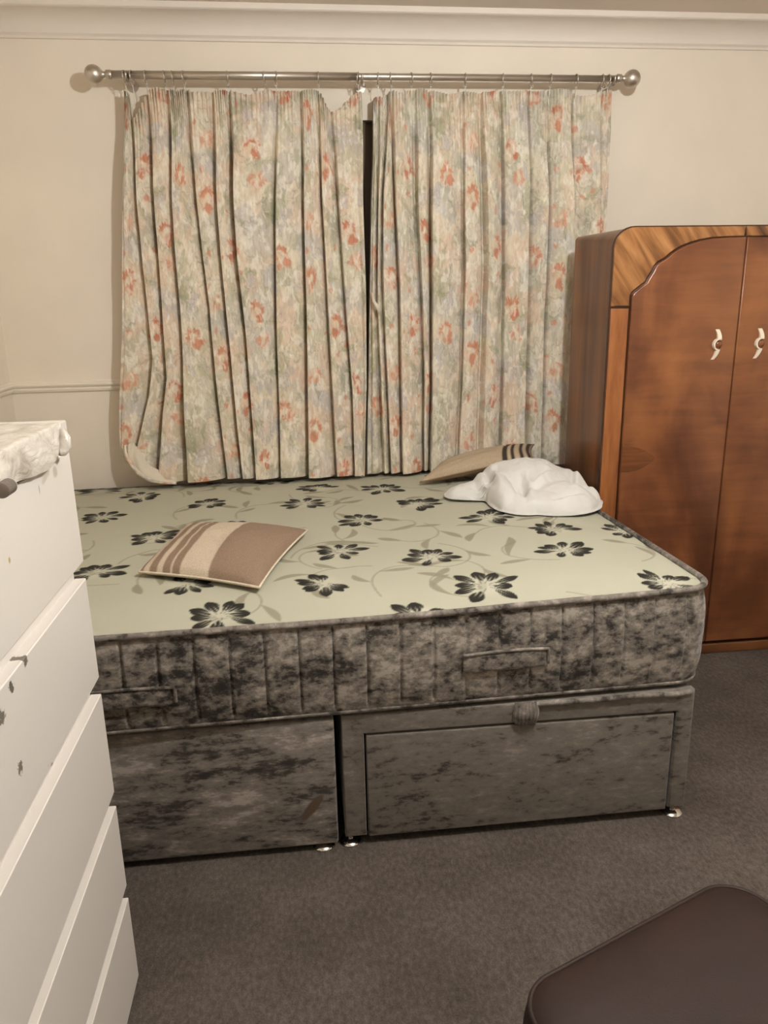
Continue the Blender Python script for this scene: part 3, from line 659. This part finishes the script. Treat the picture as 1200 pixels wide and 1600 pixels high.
# grid winding: make normals face up
bm = bmesh.new(); bm.from_mesh(m); bm.normal_update(); bm.faces.ensure_lookup_table()
if bm.faces[len(bm.faces) // 2].normal.z < 0: bmesh.ops.reverse_faces(bm, faces=bm.faces[:])
bm.to_mesh(m); bm.free()
link('top_panel', m, 'mattress_print', mt)
# border: quilted velvet panels round the perimeter
outl = rrect(MX0, MX1, 0, MYL, CR, 14)
dense = []
for i in range(len(outl)):
    a, b = np.array(outl[i]), np.array(outl[(i + 1) % len(outl)]); L_ = np.linalg.norm(b - a); k = max(1, int(L_ / .004))
    for q in range(k): dense.append(a + (b - a) * q / k)
dense = np.array(dense); nxt = np.roll(dense, -1, 0) - np.roll(dense, 1, 0); nxt /= np.linalg.norm(nxt, axis=1)[:, None]
nrm = np.stack([nxt[:, 1], -nxt[:, 0]], -1)
arc = np.concatenate([[0], np.cumsum(np.linalg.norm(np.diff(dense, axis=0), axis=1))])
i0 = np.argmin(np.abs(dense[:, 0] - 0.051) + np.abs(dense[:, 1])); ph = (arc - arc[i0]) / 0.0845
fr_ = np.abs(ph - np.round(ph))
NB = 40; Vb = np.zeros((NB, len(dense) + 1, 3))
for k in range(NB):
    q = k / (NB - 1)
    bul = 0.016 * sin(pi * q) ** .6 - .004
    groove = -0.011 * np.exp(-(fr_ / .032) ** 2) * sstep(.03, .12, q) * sstep(.99, .93, q)
    puff = .004 * (fbm(arc * 14, np.full_like(arc, q * 5), 13, 3) - .5) * 2 * sin(pi * q)
    off = bul + groove + puff + .003
    e = dense + nrm * np.asarray(off)[:, None]
    zb = MZ0 + .006 + (MZ1 - .006 + rise(dense[:, 0]) - MZ0 - .006) * q
    wx, wy = mat_pt(e[:, 0], e[:, 1])
    Vb[k, :-1] = np.stack([wx, wy, zb], -1); Vb[k, -1] = Vb[k, 0]
link('border', grid_mesh('border', Vb[::-1]), 'velvet_mattress', mt)
def ring_at(off, zf, step=4):
    e = dense[::step] + nrm[::step] * off; wx, wy = mat_pt(e[:, 0], e[:, 1]); z = zf(dense[::step, 0]) - .010 * sstep(MYL - .3, MYL - .03, dense[::step, 1]) * (zf(0.0) > .6)
    return [(a, b, c) for a, b, c in zip(wx, wy, z)]
link('top_piping', tube_mesh('top_piping', ring_at(.004, lambda x: MZ1 - .001 + rise(x) + .003 * (fbm(x * 6, x * 0, 4, 2) - .5)), 0.0085, 10, closed=True), 'velvet_piping', mt)
link('bottom_piping', tube_mesh('bottom_piping', ring_at(-.002, lambda x: MZ0 + .008 + 0 * x), 0.0065, 10, closed=True), 'velvet_piping', mt)
link('underside', prism_mesh('underside', [mat_pt(a, b) for a, b in outl[::2]], 'z', MZ0 + .001, MZ0 + .012), 'velvet_mattress', mt)
def handle(x0, x1, z0, z1, tilt=0.0):
    NXh, NZh = 40, 12; V = np.zeros((NZh, NXh, 3))
    for i in range(NZh):
        for j in range(NXh):
            q, s_ = i / (NZh - 1), j / (NXh - 1)
            x = x0 + (x1 - x0) * s_; wx, wy = mat_pt(x, -.018 - .007 * sin(pi * s_) ** .4 * sin(pi * q) ** .3 - .002 * fbm(s_ * 9, q * 3, 3, 2))
            V[i, j] = (wx, wy, z1 + (z0 - z1) * q + tilt * s_)
    h = link('handle', grid_mesh('handle', V), 'velvet_mattress', mt)
    pts = [(x0, z0), (x0, z1), (x1, z1 + tilt), (x1, z0 + tilt)]
    P = []
    for s_ in np.linspace(0, 1, 24): P.append((x0 + (x1 - x0) * s_, z1 + tilt * s_ + .004 * sin(pi * s_)))
    P += [(x1 + .002, z1 + tilt - (z1 - z0) * s_) for s_ in np.linspace(.12, .8, 6)]
    W = []
    for x, z in P: wx, wy = mat_pt(x, -.022); W.append((wx, wy, z))
    link('handle_edge', tube_mesh('handle_edge', W, 0.0042, 8), 'velvet_piping', h)
handle(0.378, 0.600, 0.505, 0.556, 0.002); handle(-0.60, -0.338, 0.486, 0.535)

# ------------------------------------------------------------------ wardrobe
wf, wb = 2.690, 3.065
wd = thing('wardrobe', (1.6, 2.86, 0), 'glossy walnut vintage wardrobe with arched doors, right of the bed', 'wardrobe')
WL, WRx, WT = 1.112, 2.080, 1.662
def face_outline(x0, x1, zb, zt, r):
    pts = [(x0, zb), (x1, zb)]
    for k in range(9): a = pi / 2 * k / 8; pts.append((x1 - r * 1.1 + r * 1.1 * cos(a), zt - r + r * sin(a)))
    for k in range(9): a = pi / 2 + pi / 2 * k / 8; pts.append((x0 + r * 1.1 + r * 1.1 * cos(a), zt - r + r * sin(a)))
    return pts
fo, bo = face_outline(WL + .004, WRx - .004, 0.045, WT - .004, .070), face_outline(WL + .004, WRx - .004, 0.045, WT - .004, .018)
nf = len(fo)
m = mesh('carcass', [(a, wf + .004, b) for a, b in fo] + [(a, wb, b) for a, b in bo], [tuple(range(nf)), tuple(range(2 * nf - 1, nf - 1, -1))] + [(i, nf + i, nf + (i + 1) % nf, (i + 1) % nf) for i in range(nf)], True)
bm = bmesh.new(); bm.from_mesh(m); bmesh.ops.recalc_face_normals(bm, faces=bm.faces[:]); bm.to_mesh(m); bm.free(); m.set_sharp_from_angle(angle=radians(30))
link('carcass', m, 'walnut_side', wd)
link('face_frame', prism_mesh('face_frame', face_outline(WL, WRx, 0.047, WT, .072), 'y', wf - .014, wf + .006, .006, 3), 'walnut_dark', wd)
link('plinth', boxes_mesh('plinth', [(WL - .004, WRx + .004, wf - .022, wb, 0, 0.043)], .004), 'walnut_side', wd)
SEAM = 1.596
DO = [(1.187, 1.392), (1.187, 1.424), (1.192, 1.436), (1.216, 1.455), (1.238, 1.470), (1.248, 1.490), (1.259, 1.507), (1.267, 1.525), (1.279, 1.537), (1.307, 1.552), (1.322, 1.566), (1.340, 1.578), (1.366, 1.591), (1.395, 1.601), (1.430, 1.610), (1.470, 1.616), (1.53, 1.619), (SEAM - .002, 1.620)]
doorL = [(1.187, 0.060)] + DO + [(SEAM - .002, 0.060)]
mir = lambda P: [(2 * SEAM - a, b) for a, b in P][::-1]
def handle_deco(parent, cx):
    z0 = 1.250; path = []
    for s_ in np.linspace(0, 1, 8): path.append((cx + .000 + .009 * sin(pi / 2 * min(1, s_ * 1.3)), z0 + .054 - .037 * s_, .0075))
    for a in np.linspace(radians(70), radians(250), 12): path.append((cx + .008 + .0195 * cos(a), z0 + .0195 * sin(a), .0026))
    for s_ in np.linspace(0, 1, 8): path.append((cx + .006 - .003 * s_ - .012 * s_ ** 2.2, z0 - .018 - .036 * s_, .0072 - .002 * s_))
    V = []; F = []
    for k, (x, z, w) in enumerate(path):
        if k < 8: d = (1, 0)
        elif k < 20: a = math.atan2(z - z0, x - cx - .006); d = (cos(a), sin(a))
        else: d = (1, 0)
        y1 = wf - .036 - .010 * sin(pi * k / (len(path) - 1)); y0 = wf - .030
        for s_, y in ((-1, y0), (-1, y1), (1, y1), (1, y0)): V.append((x + d[0] * w * s_, y, z + d[1] * w * s_))
    # flip ring section so the strip does not twist
    for k in range(8, 20):
        q = V[4 * k:4 * k + 4]; V[4 * k:4 * k + 4] = [q[3], q[2], q[1], q[0]]
    for k in range(len(path) - 1):
        for e in range(4): F.append((4 * k + e, 4 * k + (e + 1) % 4, 4 * k + 4 + (e + 1) % 4, 4 * k + 4 + e))
    F.append((0, 1, 2, 3)); n4 = 4 * (len(path) - 1); F.append((n4 + 3, n4 + 2, n4 + 1, n4))
    bm = bmesh.new(); vs = [bm.verts.new(v) for v in V]
    for f in F: bm.faces.new([vs[i] for i in f])
    bmesh.ops.recalc_face_normals(bm, faces=bm.faces[:]); m = bpy.data.meshes.new('handle'); bm.to_mesh(m); bm.free()
    h = link('handle', m, 'cream_plastic', parent); h['label'] = 'cream plastic handle'
    link('boss', lathe_mesh('boss', [(0.004, wf - .042), (0.011, wf - .040), (0.0145, wf - .034), (0.0145, wf - .028)], (cx + .010, 0, z0), 'y', 20), 'walnut_door', h)
for P, cx, side in ((doorL, 1.516, -1), (mir(doorL), 1.680, 1)):
    d = link('door', prism_mesh('door', P, 'y', wf - .032, wf - .012, .005, 3), 'walnut_door', wd)
    handle_deco(d, cx)
    leaf = [(1.187, .788), (1.215, .786), (1.245, .790), (1.275, .802), (1.302, .819), (1.323, .837), (1.302, .853), (1.275, .868), (1.245, .880), (1.215, .887), (1.187, .889)]
    leaf = leaf if side < 0 else mir(leaf)
    link('leaf_inlay', prism_mesh('leaf_inlay', leaf, 'y', wf - .0338, wf - .030, .0012, 1), 'walnut_inlay', d)
# veneered spandrels and stiles beside the doors
arc_o = []
for k in range(9): a = pi - pi / 2 * k / 8; arc_o.append((WL + .005 + .072 + .074 * cos(a), WT - .005 - .070 + .070 * sin(a)))
sp = [(WL + .004, 1.392), (WL + .004, 1.55)] + arc_o + [(SEAM - .001, WT - .005)] + [(a - .004, b + .004) for a, b in DO[::-1]]
sp = sp[:-2] + [(1.182, 1.428), (1.182, 1.392)]
for P in (sp, mir(sp)): link('corner_veneer', prism_mesh('corner_veneer', P, 'y', wf - .021, wf - .010, .002, 1), 'walnut_spandrel', wd)
st = [(WL + .004, .056), (1.182, .056), (1.182, 1.384), (WL + .004, 1.384)]
for P in (st, mir(st)): link('stile', prism_mesh('stile', P, 'y', wf - .021, wf - .010, .003, 2), 'walnut_stile', wd)

# ------------------------------------------------------------------ chest of drawers
CX, CYF, CYN = -0.410, 1.360, 0.560
SC = [((.0, 1.29 - .96, 1.165), (.2, .013, .018), (0, 0, 0), (186, 174, 158), .5, .12, 60)]
ch = thing('chest_of_drawers', (-0.65, 0.96, 0), 'tall white chest of drawers with scuffed fronts beside the bed', 'chest of drawers')
o_ = np.array((-0.65, 0.96, 0))
def mk(y, z, ry, rz, ang, col, soft=.5, rough=.25, ns=70): return ((CX - o_[0], y - o_[1], z), (.1, ry, rz), (ang, 0, 0), col, soft, rough, ns)
laminate('chest_front_scuffed', [
    mk(1.272, 1.160, .015, .013, 0.5, (190, 180, 166)), mk(1.225, 1.163, .028, .008, -0.35, (198, 188, 174)), mk(1.188, 1.150, .003, .010, 0, (170, 160, 148)),
    mk(1.035, 1.087, .005, .006, 0, (176, 150, 92), .6, .2), mk(1.034, .935, .009, .010, .4, (116, 108, 98), .3, .7, 160), mk(.975, .925, .010, .009, .3, (106, 98, 90), .3, .7, 160),
    mk(.93, .905, .012, .010, .3, (116, 108, 98), .3, .7, 160), mk(.96, .81, .008, .012, 0, (116, 108, 98), .3, .7, 160), mk(1.08, .735, .025, .004, .5, (156, 146, 134), .5, .5, 120)])
link('carcass', boxes_mesh('carcass', [(-0.888, CX - .019, CYN + .003, CYF - .003, 0.0, 1.207)], .002), 'white_laminate', ch)
link('top_board', boxes_mesh('top_board', [(-0.89, CX + .002, CYN - .001, CYF + .001, 1.207, 1.233)], .002), 'white_laminate', ch)
for z0, z1 in ((0.957, 1.179), (0.721, 0.940), (0.466, 0.702), (0.240, 0.450), (0.004, 0.225)):
    prof = [(CX, z0 + .017), (CX, z1 - .0015), (CX - .0015, z1), (CX - .019, z1), (CX - .019, z0), (CX - .015, z0)]
    link('drawer', prism_mesh('drawer', prof, 'y', CYN, CYF), 'chest_front_scuffed', ch)
# crumpled clear wrapping lying on the top and hanging over the front edge
NA, NBb = 110, 70; V = np.zeros((NA, NBb, 3)); al = np.linspace(0, 1, NA); be = np.linspace(0, 1, NBb)
for i, a in enumerate(al):
    for j, b in enumerate(be):
        y = 0.72 + .585 * a; L0 = .24; reach = .315 * b
        nz = float(fbm(a * 8, b * 6, 41, 4)) - .5; n2 = float(fbm(a * 20, b * 9, 43, 3)) - .5
        tip = 1.0 if a < .94 else max(0.0, (1 - a) / .06)
        drop = (.052 + .006 * sin(a * 17 + 1) + .012 * (float(vnoise(a * 18, 0.5, 5)) - .5)) * (.35 + .65 * tip)
        hgt = .0015 + .006 * max(0, nz + .30) * min(1, (reach + .02) / .06) * (.25 + .75 * tip) + .004 * abs(n2)
        if reach < L0: x = CX - L0 + reach + .004; z = 1.2345 + hgt
        else:
            k = (reach - L0) / (.315 - L0); x = CX + .005 + .005 * sin(pi * min(1, k * .8)) * (.3 + .7 * tip) + .006 * (nz + .3) + .005 * abs(n2); z = 1.2345 + hgt * (1 - k) - drop * k + .004 * n2
        V[i, j] = (x, y + .012 * n2, z)
wrap = link('plastic_wrapping', grid_mesh('plastic_wrapping', V), 'clear_film', None, (CX, 1.03, 1.235)); tag(wrap, 'crumpled pale plastic wrapping draped over the edge of the white chest', 'wrapping')
cap = thing('ribbed_cap', (CX + .022, 1.0, 1.184), 'small grey ribbed cap poking out under the plastic wrapping', 'cap')
prof = []
for k in range(9): prof += [(.0080, k * .0032), (.0105, k * .0032 + .0010), (.0105, k * .0032 + .0022)]
link('cap_body', lathe_mesh('cap_body', [(r, 0.988 + h) for r, h in prof], (CX + .022, 0, 1.196), 'y', 22), 'grey_rib', cap)
link('cap_end', lathe_mesh('cap_end', [(.0095, 1.0165), (.0095, 1.0195), (.006, 1.021)], (CX + .022, 0, 1.196), 'y', 22), 'film_grey', cap)
# small rolled cellophane end by the far corner
roll = [(CX + .010, 1.300, 1.226), (CX + .015, 1.296, 1.212), (CX + .015, 1.290, 1.198), (CX + .012, 1.282, 1.190), (CX + .011, 1.275, 1.188)]
o = link('cellophane_roll', tube_mesh('cellophane_roll', roll, [.006, .010, .011, .008, .003], 14), 'clear_film', None, (CX + .02, 1.30, 1.186)); tag(o, 'small pale rolled cellophane end hanging at the far chest corner', 'wrapping')

# ------------------------------------------------------------------ cushions
def pillow(A, B, C, D_, thick, n=64, pinch=.06, seed=1, sag=0.0):
    """A,B,C,D corners (A->B along v, A->D along u). returns top, bottom grids and (u,v)."""
    A, B, C, D_ = map(lambda p: np.array(p, float), (A, B, C, D_))
    u = np.linspace(-1, 1, n); v = np.linspace(-1, 1, n); Ug, Vg = np.meshgrid(u, v)
    uu = Ug * (1 - pinch * (1 - Vg ** 2)); vv = Vg * (1 - pinch * (1 - Ug ** 2))
    s_, r_ = (uu + 1) / 2, (vv + 1) / 2
    P = (A * (1 - s_[..., None]) + D_ * s_[..., None]) * (1 - r_[..., None]) + (B * (1 - s_[..., None]) + C * s_[..., None]) * r_[..., None]
    N = np.cross(D_ - A, B - A); N /= np.linalg.norm(N)
    h = thick / 2 * (np.clip(1 - Ug ** 2, 0, 1) * np.clip(1 - Vg ** 2, 0, 1)) ** .42
    wr = (fbm(Ug * 2.2 + seed, Vg * 2.2, seed, 4) - .5)
    edgef = np.clip(1 - np.maximum(np.abs(Ug), np.abs(Vg)), 0, 1)
    h1 = h * (1 + .35 * wr); 
    return P + N * h1[..., None], P - N * (h * .75)[..., None], Ug, Vg, P
def cushion(name, label, corners, thick, stripes, seed, back_col, zfloor, axis='u'):
    T, Bm, Ug, Vg, P = pillow(*corners, thick, seed=seed)
    T[..., 2] = np.maximum(T[..., 2], zfloor + .004); Bm[..., 2] = np.maximum(Bm[..., 2], zfloor)
    root = thing(name, tuple(map(float, (P[..., 0].mean(), P[..., 1].mean(), float(Bm[..., 2].min())))), label, 'cushion')
    s_ = ((Ug if axis == 'u' else Vg) + 1) / 2
    col = np.zeros(Ug.shape + (3,))
    for a, b, c in stripes: col[(s_ >= a) & (s_ <= b)] = lin(c)
    m = grid_mesh('cover_front', T); set_color(m, 'print', col.reshape(-1, 3)); link('cover_front', m, 'cushion_fabric', root)
    m = grid_mesh('cover_back', Bm[::-1]); set_color(m, 'print', np.tile(lin(back_col), (Ug.size, 1))); link('cover_back', m, 'cushion_fabric', root)
    loop = [P[0, i] for i in range(0, 64, 3)] + [P[i, -1] for i in range(0, 64, 3)] + [P[-1, 63 - i] for i in range(0, 64, 3)] + [P[63 - i, 0] for i in range(0, 64, 3)]
    loop = [(p[0], p[1], max(p[2], zfloor + .004)) for p in loop]
    m = tube_mesh('seam_edge', loop, .0035, 6, closed=True); set_color(m, 'print', np.tile(lin(back_col), (len(m.vertices), 1))); link('seam_edge', m, 'cushion_fabric', root)
    return root
BR, CM, BG = (150, 128, 110), (210, 194, 174), (184, 160, 132)
MTZ = 0.681
cushion('cushion', 'brown and cream striped cushion lying flat in the middle of the mattress', ((-0.482, 2.085, .694), (-0.405, 2.52, .70), (0.002, 2.39, .70), (-0.134, 1.905, .694)), .125,
        [(0, .045, BR), (.045, .085, CM), (.085, .15, BR), (.15, .195, CM), (.195, .255, BR), (.255, .285, CM), (.285, .335, BR), (.335, .58, CM), (.58, 1.01, BR)], 3, (226, 214, 194), MTZ + .004)
cushion('cushion', 'flat beige cushion with dark stripes propped behind the white sheet', ((0.475, 3.00, .700), (0.60, 3.19, .735), (1.02, 3.205, .800), (0.93, 2.93, .800)), .095,
        [(0, 1.01, (190, 172, 148))] + [(a, a + .04, (70, 60, 52)) for a in (.74, .815, .89, .955)], 9, (150, 128, 104), MTZ + .009)

# ------------------------------------------------------------------ crumpled white sheet
LOBES = [(.850, 2.765, .20, .20, .134, 0), (.925, 2.555, .155, .12, .080, .35), (.735, 2.675, .058, .170, .104, -.12), (.640, 2.780, .105, .085, .046, .3), (.785, 2.545, .09, .085, .056, -.3), (1.050, 2.600, .040, .060, .052, 0), (.985, 2.70, .095, .13, .098, 0)]
cx_, cy_ = 0.83, 2.665
def lobes(x, y):
    acc = np.zeros_like(x)
    for lx, ly, rx, ry, h, an in LOBES:
        a = (x - lx) * cos(an) + (y - ly) * sin(an); b = -(x - lx) * sin(an) + (y - ly) * cos(an)
        acc = acc + np.exp(np.clip((h * np.clip(1 - (a / rx) ** 2 - (b / ry) ** 2, 0, 1) ** .55) / .006, 0, 60)) - 1
    return .006 * np.log1p(acc)
NTh, NPh = 260, 130
th = np.linspace(0, 2 * pi, NTh); rr_ = np.linspace(0, .40, 400)
Rb = np.array([rr_[np.nonzero(lobes(cx_ + rr_ * cos(t_), cy_ + rr_ * sin(t_)) > .004)[0].max()] for t_ in th]) + .004
Rb = np.convolve(np.concatenate([Rb[-5:-1], Rb, Rb[1:5]]), np.ones(5) / 5, 'same')[4:-4]; Rb[-1] = Rb[0]
q_ = np.concatenate([[1.0, 1.0], np.linspace(1, 0, NPh)[1:] ** .8])
x = cx_ + q_[:, None] * (Rb * np.cos(th))[None, :]; y = cy_ + q_[:, None] * (Rb * np.sin(th))[None, :]
wx_ = x + .05 * (fbm(x * 6, y * 6, 61, 3) - .5); wy_ = y + .05 * (fbm(x * 6, y * 6, 67, 3) - .5)
h_ = lobes(x + .03 * (fbm(x * 9, y * 9, 81, 3) - .5), y + .03 * (fbm(x * 9, y * 9, 83, 3) - .5))
inn = sstep(1.0, .85, q_)[:, None]
ridge = 1 - np.abs(2 * fbm(wx_ * 8 + 3 * wy_, wy_ * 6, 71, 2) - 1)
z = .6945 + h_ + inn * (.030 * (ridge - .75) + .012 * (fbm(wx_ * 26, wy_ * 20, 73, 3) - .5))
for x0, y0, x1, y1, w, dep in ((.69, 2.60, .70, 2.84, .012, .022), (.775, 2.50, .80, 2.66, .014, .030), (.80, 2.60, .93, 2.70, .014, .022), (.84, 2.46, 1.02, 2.52, .012, .012), (.96, 2.56, 1.03, 2.74, .012, .016), (.80, 2.84, .95, 2.70, .014, .010), (.62, 2.74, .70, 2.70, .010, .012)):
    ax, ay = x1 - x0, y1 - y0; q = np.clip(((x - x0) * ax + (y - y0) * ay) / (ax * ax + ay * ay), 0, 1)
    d = np.hypot(x - x0 - q * ax, y - y0 - q * ay); side = np.sign((x - x0) * ay - (y - y0) * ax)
    z = z + inn * dep * (-np.exp(-(d / w) ** 2) + .45 * np.exp(-((d - 1.6 * w) / w) ** 2) * (side > 0)) * np.sin(pi * np.clip(q, .08, .92))
z = np.maximum(z, .696); z[0] = .6945; z[1] = np.maximum(z[1], .699)
Vs = np.stack([x, y, z], -1)
MTZ_S = .6945
sheet = link('bed_sheet', grid_mesh('bed_sheet', Vs[:, ::-1]), 'white_cotton', None, (cx_, cy_, MTZ_S)); tag(sheet, 'crumpled white sheet bundled on the mattress corner by the wardrobe', 'sheet')

# ------------------------------------------------------------------ leather ottoman
ua, ub = np.array((-.927, -.375)), np.array((.375, -.927)); oc = np.array((.602, .744)); HS = .25
def ot(a, b, z): p = oc + ua * a + ub * b; return (p[0], p[1], z)
og = thing('ottoman', (oc[0], oc[1], 0), 'dark brown leather ottoman with rounded corners in the foreground', 'ottoman')
def loopband(name, levels, mat, cap_top=None):
    V = []; F = []; n = None
    for z, off, r in levels:
        o2 = rrect(-HS - off, HS + off, -HS - off, HS + off, r, 10); n = len(o2)
        V += [ot(a, b, z) for a, b in o2]
    for k in range(len(levels) - 1):
        for i in range(n): F.append((k * n + i, k * n + (i + 1) % n, (k + 1) * n + (i + 1) % n, (k + 1) * n + i))
    F.append(tuple(range(n))); F.append(tuple((len(levels) - 1) * n + i for i in range(n))[::-1])
    m = mesh(name, V, F, True); bm = bmesh.new(); bm.from_mesh(m); bmesh.ops.recalc_face_normals(bm, faces=bm.faces[:]); bm.to_mesh(m); bm.free()
    m.set_sharp_from_angle(angle=radians(60)); return link(name, m, mat, og)
loopband('body', [(.035, -.012, .06), (.04, -.004, .066), (.18, .004, .07), (.285, -.002, .066), (.29, -.008, .06)], 'brown_leather')
# seat cushion: side band and crowned top
lev = [(.292, -.010, .06), (.298, .002, .07), (.33, .010, .075), (.37, .008, .075), (.395, -.002, .07)]
loopband('seat_band', lev, 'brown_leather')
V = []; F = []; lv = np.linspace(1, 0.02, 26); nn = None
for q in lv:
    o2 = rrect(-HS * q, HS * q, -HS * q, HS * q, .068 * q, 10); nn = len(o2)
    for a, b in o2: V.append(ot(a, b, .396 + .026 * (1 - q ** 5) ** .6 + .005 * (float(fbm(a * 7, b * 7, 7, 3)) - .5) * (1 - q)))
for k in range(len(lv) - 1):
    for i in range(nn): F.append((k * nn + i, k * nn + (i + 1) % nn, (k + 1) * nn + (i + 1) % nn, (k + 1) * nn + i))
F.append(tuple((len(lv) - 1) * nn + i for i in range(nn)))
m = mesh('seat_top', V, F, True); bm = bmesh.new(); bm.from_mesh(m); bm.normal_update(); bm.faces.ensure_lookup_table()
if sum(f.normal.z for f in bm.faces) < 0: bmesh.ops.reverse_faces(bm, faces=bm.faces[:])
bm.to_mesh(m); bm.free(); link('seat_top', m, 'brown_leather', og)
link('piping', tube_mesh('piping', [ot(a, b, .397) for a, b in rrect(-HS, HS, -HS, HS, .068, 10)], .0045, 8, closed=True), 'brown_leather', og)
for a in (-1, 1):
    for b in (-1, 1): link('foot', lathe_mesh('foot', [(.018, 0), (.024, .036)], ot(a * .19, b * .19, 0), 'z', 16), 'walnut_dark', og)
